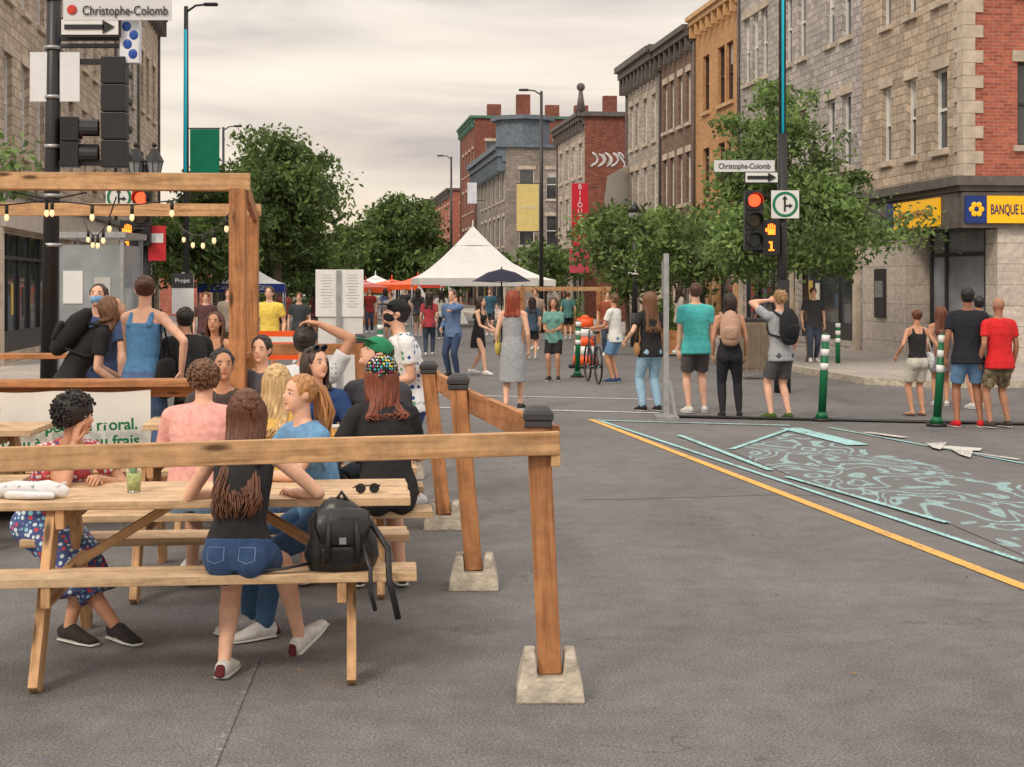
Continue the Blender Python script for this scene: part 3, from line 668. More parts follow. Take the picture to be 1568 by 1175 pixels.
b.beam((0,0,zz(95,d)),(.7,0,zz(95,d)),.06,.06,M_BLACK); b.beam((0,0,zz(250,d)),(.7,0,zz(250,d)),.06,.06,M_BLACK)
for i in range(7): b.tube([(.01,0,2.2+i*.55),(.01,0,2.24+i*.55)],.1,M_STEEL,14)
b.obj('pole',E); b=MB()
q=V(((185-80)/2400*d,-.14,zz(19,d))); plate(b,q,X,1.2,.23,mat('sign_white',c(214,216,220),.4,.03))
q2=V(((143-80)/2400*d,-.12,zz(45,d))); plate(b,q2,X,.68,.22,M_BLACK); plate(b,q2+V((0,-.016,0)),X,.63,.17,M_WHITE); arrow(b,q2+V((0,-.01,0)),.56,.17,M_BLACK)
for uu,w in ((62,.2),(109,.22)): b.box(((uu-80)/2400*d,-.05,zz(119,d)),(w,.02,.55),mat('sign_back',c(225,228,232),.35,.05))
b.obj('signs',E,bevel=.003)
text('Christophe-Colomb',.145,(x+q.x+.09,y-.17,q.z-.015),X,(0,-1,0),M_BLACK,E,sx=.8,bold=.001)
b=MB(); b.ball(V((q.x-.5,-.165,q.z)),(.055,.006,.055),mat('crest_red',c(200,60,50))); b.obj('crest',E)
sig(E,V(((176-80)/2400*d,0,zz(88,d))),(0,1,0),4,None,w=.27,h=.31); sig(E,V(((108-80)/2400*d,0,zz(180,d))),(1,.15,0),2,None,w=.24,h=.28)
d=27; x,y=at(222,d); E=empty('traffic_light',(x,y,0)); b=MB(); b.tube([(0,.1,0),(0,.1,3.6)],.08,M_BLACK,12); b.obj('pole',E)
sig(E,V((-.02,-.1,zz(290,d))),(0,-1,0),3,0); b=MB(); ped(b,V(((200-222)/2400*d,-.1,zz(364,d)))); ring_sign(b,V(((185-222)/2400*d,-.1,zz(303,d))),.46); b.beam((-.4,0,zz(303,d)),(0,.1,zz(303,d)),.04,.04,M_BLACK)
b.box((.22,-.05,zz(373,d)),(.3,.02,.6),paint(c(200,40,50))); b.box((.22,-.065,zz(365,d)),(.22,.01,.16),M_WHITE); b.obj('signs',E)
d=30; x,y=at(222,d); E=empty('twin_lantern_lamp',(x,y,0)); b=MB(); b.tube([(0,0,0),(0,0,.8)],.12,M_BLACK,10); b.tube([(0,0,.8),(0,0,4.1)],.05,M_BLACK,10)
LG=mat('lantern_glass',(.25,.26,.27),.2)
for s in (-1,1):
    cx=s*.17*1.05; b.tube([(0,0,3.6),(cx*.6,0,3.55),(cx,0,3.75)],.02,M_BLACK,6); b.tube([(cx,0,3.78),(cx,0,4.15)],[.09,.16],LG,8,sm=False); b.tube([(cx,0,4.15),(cx,0,4.4)],[.19,.06],M_BLACK,8,sm=False); b.ball((cx,0,4.47),.05,M_BLACK)
    for k in range(8):
        a=2*pi*k/8; b.tube([(cx+.09*cos(a),.09*sin(a),3.78),(cx+.165*cos(a),.165*sin(a),4.15)],.009,M_BLACK,4)
b.obj('post_and_lanterns',E)
def lamp(name,u,d,vtop,arm,cyan=True,banner=None):
    x,y=at(u,d); h=zz(vtop,d); E=empty(name,(x,y,0)); b=MB()
    b.tube([(0,0,0),(0,0,1)],.13,M_DARK,10); b.tube([(0,0,1),(0,0,h)],[.09,.055],M_DARK,10)
    if cyan: b.tube([(0.0,-.1,zz(265,d) if d<50 else 4.5),(0,-.07,h-.6)],.035,M_CYAN,8)
    if arm:
        b.tube([(0,0,h-.15),(arm*.35,0,h+.02),(arm*.75,0,h+.05)],.03,M_DARK,6); b.tube([(arm*.7,0,h+.05),(arm*1.1,0,h+.05)],[(.1,.05),(.13,.05)],M_DARK,8,rnd=True)
    b.obj('pole',E)
    if banner:
        w,v0,v1,col,s=banner; b=MB(); z1=zz(v0,d);z0=zz(v1,d); b.box((s*(w/2+.1),0,(z0+z1)/2),(w,.02,z1-z0),paint(col,.7)); b.beam((0,0,z1+.02),(s*(w+.12),0,z1+.02),.03,.03,M_DARK); b.beam((0,0,z0-.02),(s*(w+.12),0,z0-.02),.03,.03,M_DARK); b.obj('banner',E)
    return E,x,y
lamp('street_lamp',285,40,10,.7,True,(.75,198,268,c(0,140,105),1))
E,x,y=lamp('street_lamp',829,60,140,-.75,False,(.85,282,354,c(232,212,140),-1)); text('AVENUE',.16,(x-.5,y-.03,zz(318,60)),X,(0,-1,0),M_WHITE,E)
lamp('street_lamp',691,90,240,-.7,False); lamp('street_lamp',342,72,195,.75,False)
E,x,y=lamp('lantern_street_lamp',972,46,342,.0,False)
b=MB(); b.box((-.05,-.1,zz(410,46)),(.3,.02,.4),M_WHITE); b.tube([(0,0,3.6),(0,0,3.95)],[.12,.2],LG,8); b.tube([(0,0,3.95),(0,0,4.2)],[.22,.05],M_BLACK,8); b.obj('lantern',E)
E=blade('blue_logo_sign',200,32,98,.22,17.5,c(225,230,238),None,brkt=-.7); b=MB()
for i,(xx,vv) in enumerate(((-.03,42),(.05,55),(-.02,69),(.04,84))): b.ball((xx,-.062,zz(vv,17.5)),(.05,.008,.055),paint(c(30,80,170)))
b.obj('logo',E)
BG=mat('bollard_green',c(0,100,60),.45,.1); 
def bollard(u,v,h=1.12,lean=0):
    x,y=G(u,v); b=MB(); t=V((lean,0,1))
    b.tube([(0,0,0),(0,0,.04)],.13,M_BLACK,14); b.tube([t*.04,t*.12],[.09,.062],BG,14); b.tube([t*.12,t*(h-.03)],.052,BG,14); b.tube([t*(h-.03),t*h],[.052,.03],BG,14)
    for z in (.62,.78,.94): b.tube([t*(h*z-.045),t*(h*z+.045)],.0545,M_WHITE,14)
    o=b.obj('flexible_bollard'); o.location=(x,y,0)
bollard(1258,645,1.15,.05); bollard(1434,653,1.17,.07); bollard(884,578,1.1,.02); bollard(582,590,1.1); bollard(1283,566,1.0)
x,y=at(896,34); b=MB(); OR=mat('safety_orange',c(240,90,30),.45,.06,emit=.05)
for i in range(5): b.tube([(0,0,.08+i*.2),(0,0,.275+i*.2)],[.27-i*.02,.255-i*.02],(M_WHITE if i%2 else OR),18)
b.tube([(0,0,0),(0,0,.08)],.36,M_BLACK,16); b.tube([(0,0,1.08),(0,0,1.14)],[.14,.05],OR,14); o=b.obj('traffic_drum'); o.location=(x,y,0)
x,y=G(1020,641); b=MB(); b.beam((0,0,0.02),(.0,0,2.2),.07,.05,M_STEEL,up=(0,1,0)); b.beam((.13,0,0.0),(.05,.0,.5),.04,.03,M_STEEL,up=(0,1,0)); b.box((.0,.3,1.85),(.02,.5,.5),M_STEEL); b.box((0,0,.02),(.3,.5,.04),M_STEEL); o=b.obj('steel_sign_post'); o.location=(x,y,0)
a_=G(1030,640); e_=G(1568,656); b=MB(); b.tube([(a_[0],a_[1],.02),(e_[0]+2,e_[1]-.1,.02)],[(.05,.022),(.05,.022)],M_BLACK,8,side=V((0,1,0))); b.obj('cable_cover')
x,y=at(520,19); E=empty('information_board',(x,y,0)); b=MB(); b.box((0,0,zz(449,19)),(.58,.03,.57),M_WHITE); b.box((.01,.02,zz(555,19)),(.54,.03,1.1),mat('board_white',c(216,216,214),.5,.06)); b.beam((-.01,-.03,0),(-.01,-.03,zz(414,19)),.05,.04,M_STEEL,up=(0,1,0)); b.box((0,0,.03),(.5,.5,.06),M_STEEL)
for i in range(12): 
    for s in (-1,1): b.box((s*.155,-.018,1.93-i*.035-.03),(R(.08,.16),.004,.005),mat('print_grey',(.45,.45,.45)))
b.obj('panels',E)
x,y=at(280,26); E=empty('notice_sign',(x,y,0)); b=MB(); b.box((0,0,zz(450,26)),(.36,.03,.66),M_WHITE); b.box((0,-.017,zz(430,26)),(.36,.01,.24),M_DARK); b.beam((0,.03,0),(0,.03,2),.05,.05,M_STEEL,up=(0,1,0)); b.obj('panel',E); text('Projet',.1,(x,y-.03,zz(430,26)),X,(0,-1,0),M_WHITE,E)
x,y=at(137,24); E=empty('bus_shelter',(x,y,0)); b=MB()
for sx in (-.5,.5):
    for sy in (0,1.2): b.beam((sx,sy,0),(sx,sy,2.5),.06,.06,M_STEEL,up=(0,1,0))
b.box((0,.6,2.55),(1.15,1.4,.09),M_STEEL); gl=mat('shelter_glass',c(150,156,160),.12,.2,2); b.box((0,0,1.35),(.93,.01,2.1),gl); b.box((.5,.6,1.35),(.01,1.1,2.1),gl)
b.box((-.25,-.012,1.75),(.3,.01,.5),M_WHITE); b.box((.2,-.012,1.75),(.25,.01,.3),paint(c(190,190,186))); b.obj('shelter',E)
def tent(name,u,d,w,eave,peak,top,val,txt=None,vh=.3):
    x,y=at(u,d); E=empty(name,(x,y,0),.12); b=MB(); n=10
    h=w/2
    for k in range(4):
        ca,sa=cos(k*pi/2),sin(k*pi/2); rot=lambda p:V((p[0]*ca-p[1]*sa,p[0]*sa+p[1]*ca,p[2]))
        for i in range(n):
            t0=i/n;t1=(i+1)/n; prof=lambda t:(h*(1-t),eave+(peak-eave)*(t**1.35))
            (r0,z0),(r1,z1)=prof(t0),prof(t1)
            m_=6
            for j in range(m_):
                q=lambda r,z,jj:rot((r*(2*jj/m_-1),-r,z-.03*sin(pi*jj/m_)*(1 if t0<.7 else 0)))
                b.face([q(r0,z0,j),q(r0,z0,j+1),q(r1,z1,j+1),q(r1,z1,j)],top,sm=True)
        nn=12
        for j in range(nn):
            a=rot((-h+w*j/nn,-h-.01,0));e=rot((-h+w*(j+1)/nn,-h-.01,0)); b.face([a+UP*(eave-vh),e+UP*(eave-vh),e+UP*eave,a+UP*eave],val)
        p=rot((-h+.03,-h+.03,0)); b.tube([p,p+UP*eave],.03,M_STEEL,6)
        if w>4: b.face([p,p+rot((w*.18,0,0)),p+rot((w*.03,0,0))+UP*(eave-vh)*.9,p+UP*(eave-vh)],top)
    b.tube([(0,0,peak-.1),(0,0,peak+.25)],[.05,.02],top,6)
    b.obj('canopy',E)
    if txt: text(txt,.2,(x+(h+.04)*sin(.12),y-(h+.04)*cos(.12),eave-vh/2),V((cos(.12),sin(.12),0)),V((sin(.12),-cos(.12),0)),M_WHITE,E)
TW=mat('tent_white',(.74,.74,.73),.6,.06,2,.2,3); TBl=mat('tent_blue',c(30,60,150),.6,.08)
tent('white_marquee_tent',724,70,5.2,2.15,4.5,TW,TW)
tent('white_marquee_tent',760,78,5.2,2.1,3.4,TW,TW)
tent('blue_canopy_tent',372,50,2.65,1.86,2.62,TW,TBl,'ST-VIATEUR BAGEL',.27)
tent('orange_canopy_tent',600,88,3,1.9,2.2,OR,OR); tent('white_canopy_tent',575,96,3,1.9,2.5,TW,TW); tent('orange_canopy_tent',640,110,3.4,2.0,2.6,OR,paint(c(200,60,50)))
tent('white_canopy_tent',530,120,3,2,2.7,TW,TW); tent('red_canopy_tent',560,84,2.6,1.75,2.1,paint(c(190,50,40)),OR)
x,y=at(768,50); b=MB(); UM=fabric(c(44,46,66))
for k in range(8):
    a0=2*pi*k/8;a1=2*pi*(k+1)/8; e=lambda a,r,z:(cos(a)*r,sin(a)*r,z)
    b.face([e(a0,.95,1.93),e(a1,.95,1.93),e(a1,.45,2.22),e(a0,.45,2.22)],UM); b.face([e(a0,.45,2.22),e(a1,.45,2.22),(0,0,2.34)],UM); b.tube([(0,0,1.9),e(a0,.92,1.94)],.008,M_DARK,4)
b.tube([(0,0,0),(0,0,2.4)],.022,M_DARK,8); b.tube([(0,0,0),(0,0,.08)],.25,M_DARK,12); o=b.obj('patio_umbrella'); o.location=(x,y,0)
b=MB(); x0,y0=at(800,46); x1,y1=at(925,46)
for xx in (x0,x1): b.beam((xx,y0,0),(xx,y0,1.75),.12,.12,WOODD,up=(0,1,0)); b.beam((xx,y0+3,0),(xx,y0+3,1.75),.12,.12,WOODD,up=(0,1,0))
b.beam((x0-.2,y0,1.7),(x1+.2,y0,1.7),.08,.12,WOOD); b.beam((x0-.2,y0+3,1.7),(x1+.2,y0+3,1.7),.08,.12,WOOD); b.obj('far_wooden_terrace')
x,y=at(450,27); b=MB()
for i in range(5): b.box((-.35+i*.001,0,.55+i*.1),(1.2,.05,.096),(OR if i%2==0 else M_WHITE))
b.box((-.85,0,.5),(.05,.3,1),OR);b.box((.2,0,.5),(.05,.3,1),OR); o=b.obj('construction_barrier'); o.location=(x,y,0)
for u,d,col in ((340,26,c(120,84,56)),(1155,30,c(130,116,100))):
    x,y=at(u,d); b=MB(); b.box((0,0,.5),(.55,.55,.95),mat('bin_body',col,.7)); b.box((0,0,1.0),(.6,.6,.06),M_DARK)
    for k in range(6): b.box((-.24+k*.096,-.28,.5),(.06,.03,.85),mat('bin_slat',[q*.8 for q in col],.7))
    o=b.obj('waste_bin',bevel=.01); o.location=(x,y,.13 if u>1000 else 0)
for i,(u,d) in enumerate(((1010,40),(870,60),(480,60),(560,70))):
    x,y=at(u,d); tree('planter_shrub',x,y,1,.6,.4,1.0,900,.09,LEAF2,14,60+i,.03,.25); b=MB(); b.box((x,y,.35),(1.0,.5,.6),WOODD); b.obj('planter_box')

# ------------------------------------------------------------------ people
SKIN_L=c(224,176,150); SKIN_M=c(196,144,114)
def skinm(col): return mat('skin',col,.62,.12,14,.2,60,detail=5)
def hairm(col):
    key=('hair',col)
    if key in _mc: return _mc[key]
    m,nt,bs=newmat('hair'); tc=nd(nt,'ShaderNodeTexCoord').outputs['Object']
    o=ramp(nt,noi(nt,1,3,mapping(nt,tc,(70,70,6)),.7),[(.3,[x*.45 for x in col]),(.6,col),(.8,[min(1,x*1.8) for x in col])])
    nt.links.new(o,bs.inputs['Base Color']); bs.inputs['Roughness'].default_value=.5; bump(nt,bs,noi(nt,1,2,mapping(nt,tc,(90,90,10))),.5,.006); _mc[key]=m; return m
def ik(a,t,l1,l2,hint):
    d=t-a; L=max(.05,min(d.length,(l1+l2)*.998)); dn=d.normalized(); x=(l1*l1-l2*l2+L*L)/(2*L); h=sqrt(max(0,l1*l1-x*x))
    hp=hint-dn*hint.dot(dn); hp=hp.normalized() if hp.length>1e-4 else V((0,1,0))
    return a+dn*x+hp*h, a+dn*L
def hand(b,w,d,n,m,S_,curl=.35,right=1):
    d=d.normalized(); n=(n-d*n.dot(d)).normalized(); s=d.cross(n)*right
    k=w+d*.085*S_
    b.tube([w-d*.01,w+d*.03*S_,k],[(.024*S_,.02*S_),(.037*S_,.018*S_),(.04*S_,.014*S_)],m,8,side=s,rnd=True)
    for i,(o,l) in enumerate(((.030,.066),(.010,.075),(-.010,.07),(-.030,.054))):
        p=k+s*o*S_-d*.008; a=curl*(.6+.12*i); pts=[p]; q=p
        for j,f in enumerate((.45,.32,.23)):
            dd=d*cos(a)+n*sin(a); q=q+dd*l*f*1.05*S_; pts.append(q); a+=curl*1.2
        b.tube(pts,[.0095*S_,.0088*S_,.008*S_,.0065*S_],m,6,rnd=True)
    p=w+d*.02*S_+s*.026*S_; q=p+(d*.7+s*.6+n*.25).normalized()*.04*S_; r=q+(d*.9+s*.25+n*.3).normalized()*.032*S_
    b.tube([p,q,r],[.013*S_,.011*S_,.008*S_],m,6,rnd=True)
PN=0
def person(name,x,y,h=0,H=1.7,fem=False,z=0,seat=None,lean=3,feet=None,hands=None,look=(0,0),top='tee',tc_=c(60,60,60),bot='shorts',bc=c(70,80,90),
           hair='short',hc_=c(50,36,28),skin=SKIN_L,shoe=c(210,210,210),ex=(),vox=.016,hint=None,hair_len=.35,tmat=None,bmat=None,tw=0,sidelean=0,khint=None,hdir=None,curl=.35):
    global PN; PN+=1
    E=empty(name,(x,y,z),radians(h)); sk=skinm(skin); S_=H/1.75
    P=V((0,0,seat if seat else .505*H)); l=radians(lean)
    T0=V((sin(radians(sidelean)),sin(l*.6),cos(l*.6))).normalized(); T1=V((sin(radians(sidelean)),sin(l*1.15),cos(l*1.15))).normalized()
    X=V((cos(radians(tw)),sin(radians(tw)),0)); X0=V((1,0,0)); F=T1.cross(X).normalized(); F0=T0.cross(X0).normalized()
    p1=P+T0*.10*H; p2=p1+T1*.12*H; p3=p2+T1*.088*H; nb=p3+T1*.022*H
    Tn=(T1*.5+UP*.8+V((0,sin(l)*.2,0))).normalized()
    f=fem; K=lambda a,b_: a if f else b_
    rings=[(P-T0*.045*H,.066,.052),(P,.099,.068),(P+T0*.05*H,.092,.06),(p1,K(.073,.083),.054),(p2-T1*.03*H,K(.08,.09),.059),(p2,K(.084,.097),.062),(p2+T1*.05*H,K(.086,.1),.057),(p3,K(.072,.084),.043),(nb,.04,.036)]
    def torso(b,e,i0,i1,m,flare=0):
        rs=rings[i0:i1+1]; b.tube([r[0] for r in rs],[((r[1])*H+e+(flare*H if j==0 else 0),r[2]*H+e+(flare*H if j==0 else 0)) for j,r in enumerate(rs)],m,16,side=X0)
    hcn=nb+Tn*.104*H
    yaw,pit=look; Hm=(Matrix.Rotation(radians(yaw),3,'Z')@Matrix.Rotation(radians(-pit),3,'X'))
    hf=lambda v: hcn+Hm@(V(v)*S_)
    shw=K(.096,.112)*H; sh={s:p3+X*(s*shw)-T1*.012*H for s in(-1,1)}
    hands=hands or {}; feet=feet or {}
    el={};wr={}
    for s,k in ((-1,'L'),(1,'R')):
        t=hands.get(k)
        if t=='cheek': t=hf((s*.085,.045,-.15))
        elif t=='brow': t=hf((s*.10,.10,-.02))
        elif t=='crown': t=hf((s*.10,-.02,.13))
        else: t=V(t) if t is not None else sh[s]+V((s*.035*H,.03*H,-.30*H))
        hh=(hint or {}).get(k); hh=V(hh) if hh else V((s*.35,-1,-.1))
        el[s],wr[s]=ik(sh[s],t,.172*H,.15*H,hh)
    hip={s:P+X0*(s*.05*H)-T0*.008*H for s in(-1,1)}; kn={};an={};fd={}
    for s,k in ((-1,'L'),(1,'R')):
        t=feet.get(k); ft=V(t[:3]) if t else V((s*.055*H,0,.045*H)); ya=radians(t[3]) if t and len(t)>3 else radians(-s*8); pit_=radians(t[4]) if t and len(t)>4 else 0
        kh=(khint or {}).get(k); kh=V(kh) if kh else V((s*.08,1,.15))
        kn[s],an[s]=ik(hip[s],ft,.235*H,.245*H,kh); fd[s]=V((-sin(ya)*cos(pit_),cos(ya)*cos(pit_),-sin(pit_)))
    b=MB(); torso(b,0,0,8,sk)
    b.tube([nb-T1*.03*H,nb+Tn*.02*H,hf((0,-.012,-.05))],[(.05*H*.9,.04*H*.9),(.031*H*K(.9,1),.032*H),(.031*H*K(.9,1),.034*H)],sk,12,side=X)
    b.ball(hf((0,-.01,.02)),(.077*S_,.096*S_,.090*S_),sk,Hm,16,12); b.ball(hf((0,.022,-.035)),(.060*S_,.070*S_,.075*S_),sk,Hm,14,10)
    b.tube([hf((0,.086,.008)),hf((0,.104,-.02)),hf((0,.094,-.028))],[.009*S_,.013*S_,.011*S_],sk,8,rnd=True); b.ball(hf((0,.072,-.09)),(.022*S_,.018*S_,.016*S_),sk,Hm)
    for s in(-1,1):
        b.ball(hf((s*.079,-.005,-.008)),(.011*S_,.02*S_,.031*S_),sk,Hm,8,8)
        b.tube([nb-T1*.002*H,sh[s]],[.028*H,.03*H],sk,10,rnd=True)
        b.tube([sh[s],sh[s].lerp(el[s],.45),el[s]],[.0300*H*K(.88,1),.027*H*K(.88,1),.0215*H*K(.92,1)],sk,12,rnd=True)
        b.tube([el[s],el[s].lerp(wr[s],.3),wr[s]],[.0215*H*K(.92,1),.023*H*K(.88,1),.0145*H],sk,12,rnd=True)
        b.tube([hip[s],hip[s].lerp(kn[s],.4),kn[s]],[.052*H,.046*H,.032*H],sk,14,rnd=True)
        b.tube([kn[s],kn[s].lerp(an[s],.3)+V((0,-.006,0)),kn[s].lerp(an[s],.65),an[s]],[.031*H,.033*H,.025*H,.0195*H],sk,12,rnd=True)
        b.tube([an[s]-fd[s]*.02*H-UP*.018*H,an[s]+fd[s]*.05*H-UP*.022*H,an[s]+fd[s]*.11*H-UP*.032*H],[(.02*H,.022*H),(.024*H,.018*H),(.024*H,.009*H)],sk,10,side=fd[s].cross(UP),rnd=True)
        b.ball(P-F0*.022*H+X0*(s*.043*H)-T0*.012*H,(.046*H,.046*H,.05*H),sk)
        if f: b.ball(p2+T1*.025*H+F*.040*H+X*(s*.04*H),.034*H,sk)
    b.obj('body',E,vox=vox,smooth=4)
    b=MB()
    for s,k in((-1,'L'),(1,'R')):
        dd=(wr[s]-el[s]).normalized(); o=(hdir or {}).get(k)
        if o: dd=(dd*.3+V(o)).normalized()
        hand(b,wr[s],dd,V((-s,.25,-.1)) if not o else V((-s*.5,0,-1)),sk,S_*K(.92,1),curl,-s)
    b.obj('hands',E)
    b=MB(); EW=mat('eye_white',(.6,.58,.56),.3); ED=mat('eye_dark',(.03,.02,.015),.2); LP=mat('lips',[skin[0]*.75,skin[1]*.5,skin[2]*.5],.45); hm=hairm(hc_)
    for s in(-1,1):
        b.ball(hf((s*.030,.072,.004)),(.013*S_,.011*S_,.0055*S_),EW,Hm,8,6); b.ball(hf((s*.030,.080,.004)),(.0062*S_,.005*S_,.0056*S_),ED,Hm,8,6)
        b.tube([hf((s*.016,.087,.024)),hf((s*.032,.085,.028)),hf((s*.047,.073,.022))],[.0025*S_,.0035*S_,.002*S_],hm,5)
    b.ball(hf((0,.087,-.054)),(.021*S_,.007*S_,.0065*S_),LP,Hm,10,6); b.obj('face',E)
    tm=tmat or fabric(tc_); bm=bmat or fabric(bc); e=.016*S_
    b=MB()
    if top in('tee','long','loose'):
        ee=e+(.012 if top=='loose' else 0); torso(b,ee,1,8,tm,.006 if not seat else 0); 
        if not seat: b.tube([P-T0*.05*H,P+T0*.02*H],[(.107*H+ee,.078*H+ee),(.1*H+ee,.068*H+ee)],tm,16,side=X0)
        for s in(-1,1):
            b.tube([nb-T1*.012*H,sh[s]],[.034*H,.036*H],tm,10,rnd=True)
            en=sh[s].lerp(el[s],.62); b.tube([sh[s],sh[s].lerp(el[s],.3),en],[.038*H,.037*H,.037*H],tm,12)
            if top=='long': b.tube([en,el[s],el[s].lerp(wr[s],.9)],[.034*H,.028*H,.021*H],tm,12,rnd=True)
            if f: b.ball(p2+T1*.025*H+F*.04*H+X*(s*.04*H),.042*H,tm)
        for k_ in range(9):   # loose folds
            a_=R(0,2*pi); zt=R(.0,.8); q=(P.lerp(p3,zt)); q2_=P.lerp(p3,min(1,zt+R(.12,.3)))
            rr_=.088*H+ee; rd=.060*H+ee; o1=X0*(cos(a_)*rr_)+F0*(sin(a_)*rd); a2_=a_+R(-.5,.5); o2_=X0*(cos(a2_)*rr_)+F0*(sin(a2_)*rd)
            b.tube([q+o1,q2_+o2_],[.012*S_,.009*S_],tm,6,rnd=True)
    elif top in('tank','dress'):
        torso(b,.011*S_,1,6,tm)
        for s in(-1,1):
            q=X*(s*.052*H)
            b.tube([p2+T1*.045*H+q*1.15+F*.05*H,p3+T1*.012*H+q+F*.012*H,p3+T1*.01*H+q-F*.02*H,p2+T1*.04*H+q-F*.055*H],[(.016*H,.01*H)]*4,tm,8,side=X,rnd=True)
            if f: b.ball(p2+T1*.025*H+F*.04*H+X*(s*.04*H),.04*H,tm)
    b.obj('shirt' if top!='dress' else 'dress_bodice',E,vox=vox*.9,smooth=3)
    b=MB()
    if bot in('shorts','mini','pants','leggings'):
        ee=.014; torso(b,ee*S_,0,2,bm)
        for s in(-1,1):
            b.ball(P-F0*.022*H+X0*(s*.043*H)-T0*.012*H,(.046*H+ee,.046*H+ee,.05*H+ee),bm)
            if bot in('shorts','mini'):
                fr_=.78 if bot=='shorts' else .36; en=hip[s].lerp(kn[s],fr_); b.tube([hip[s]+T0*.02,hip[s].lerp(kn[s],fr_*.5),en],[.060*H,.056*H,(.053*H if bot=='shorts' else .055*H)],bm,14)
                if bot=='mini': b.tube([hip[s].lerp(kn[s],.33),hip[s].lerp(kn[s],.40)],[.058*H,.056*H],bm,14)
            else:
                a=1.0 if bot=='pants' else .95
                b.tube([hip[s]+T0*.02,hip[s].lerp(kn[s],.5),kn[s]],[.061*H*a,.052*H*a,.040*H*a],bm,14,rnd=True)
                b.tube([kn[s],kn[s].lerp(an[s],.35),kn[s].lerp(an[s],.95)],[.040*H*a,.040*H*a,(.031*H if bot=='pants' else .025*H)],bm,12,rnd=True)
    elif bot in('skirt','longskirt'):
        if seat:
            mid=(kn[-1]+kn[1])/2; dr=(an[-1]+an[1])/2
            torso(b,.014,0,3,bm)
            for s in(-1,1): b.tube([hip[s],kn[s]+(kn[s]-hip[s]).normalized()*.01],[.066*H,.05*H],bm,14,rnd=True); b.tube([kn[s]-UP*.0,kn[s].lerp(an[s],.5)],[.052*H,.056*H],bm,12)
            b.tube([P+UP*.01,mid+UP*.0],[(.11*H,.06*H),(.085*H,.05*H)],bm,14,side=X0,rnd=True); b.tube([mid,mid.lerp(dr,.5)],[(.085*H,.05*H),(.115*H,.06*H)],bm,14,side=X0)
        else:
            ln_=.16 if bot=='skirt' else .27
            b.tube([p1+T0*.02*H,P+T0*.03*H,P-UP*.04*H,P-UP*ln_*H],[(.078*H,.058*H),(.1*H,.075*H),(.108*H,.085*H),(.115*H,.098*H)],bm,20,side=X0)
    if b.v: b.obj(bot if bot!='longskirt' else 'skirt',E,vox=vox*.9,smooth=3)
    if bot=='mini':   # jeans back pockets
        b=MB(); ws=mat('denim_seam',c(120,140,170),.9); 
        for s in(-1,1):
            cP=P+T0*.022*H-F0*(.068*H+.024*S_)+X0*(s*.046*H)
            b.tube([cP+X0*.035,cP-X0*.035,cP-X0*.036-T0*.055-F0*.012,cP-T0*.07-F0*.014,cP+X0*.036-T0*.055-F0*.012,cP+X0*.035],.0018,ws,5)
        b.obj('pocket_stitching',E)
    b=MB(); so=mat('shoe_sole',(.6,.6,.58),.6); shm=fabric(shoe) if shoe else None
    for s in(-1,1):
        sd=fd[s].cross(UP).normalized(); a=an[s]; dn_=fd[s].cross(sd); dn_=dn_ if dn_.z<0 else -dn_
        if shoe:
            b.tube([a-fd[s]*.028*H+dn_*.015*H,a+fd[s]*.02*H+dn_*.012*H,a+fd[s]*.07*H+dn_*.024*H,a+fd[s]*.115*H+dn_*.031*H],[(.021*H,.025*H),(.024*H,.028*H),(.027*H,.018*H),(.022*H,.011*H)],shm,12,side=sd,rnd=True)
            if vox<.012 and shoe[0]>.5:
                b.tube([a-fd[s]*.04*H+dn_*.005*H,a-fd[s]*.052*H+dn_*.028*H],[(.014*H,.008*H),(.016*H,.008*H)],fabric(c(90,30,40)),8,side=sd,rnd=True)
        b.tube([a-fd[s]*.036*H+dn_*.038*H,a+fd[s]*.07*H+dn_*.04*H,a+fd[s]*.125*H+dn_*.040*H],[(.023*H,.005*H),(.028*H,.005*H),(.022*H,.005*H)],so if shoe else M_DARK,12,side=sd,rnd=True)
    b.obj('shoes',E)
    b=MB(); rr=random.Random(PN*17)
    near=vox<.012
    if hair!='bald':
        b.ball(hf((0,-.022,.026)),(.086*S_,.098*S_,.092*S_),hm,Hm,20,14)
        if hair=='short': b.ball(hf((0,-.03,-.01)),(.080*S_,.082*S_,.07*S_),hm,Hm,16,10)
        for i in range(90 if near else 25):
            a=rr.uniform(0,2*pi); t=rr.uniform(0,1.5); d_=V((sin(t)*cos(a),sin(t)*sin(a),cos(t)))
            if d_.y>.35 and d_.z<.6: continue
            p=V((0,-.022,.026))+V((d_.x*.080,d_.y*.092,d_.z*.087)); b.ball(hf(p),(.022*S_,.020*S_,.011*S_),hm,Hm@d_.to_track_quat('Z','Y').to_matrix(),8,5)
    if hair in('curly','afro'):
        k=1.0 if hair=='curly' else 1.2
        b.ball(hf((0,-.028,.028)),(.09*S_*k,.098*S_*k,.09*S_*k),hm,Hm,18,12)
        for i in range(900 if near else 160):
            d_=V((rr.gauss(0,1),rr.gauss(0,1),rr.gauss(0,1))).normalized()
            if (d_.y>.3 and d_.z<.42) or d_.z<-.8: continue
            p=V((0,-.022,.02))+V((d_.x*.095,d_.y*.105,d_.z*.096))*k*rr.uniform(.9,1.08); r=rr.uniform(.006,.012)*S_*(1 if near else 1.5); b.ball(hf(p),(r,r*rr.uniform(.6,1.2),r*rr.uniform(.6,1.4)),hm,None,6,4)
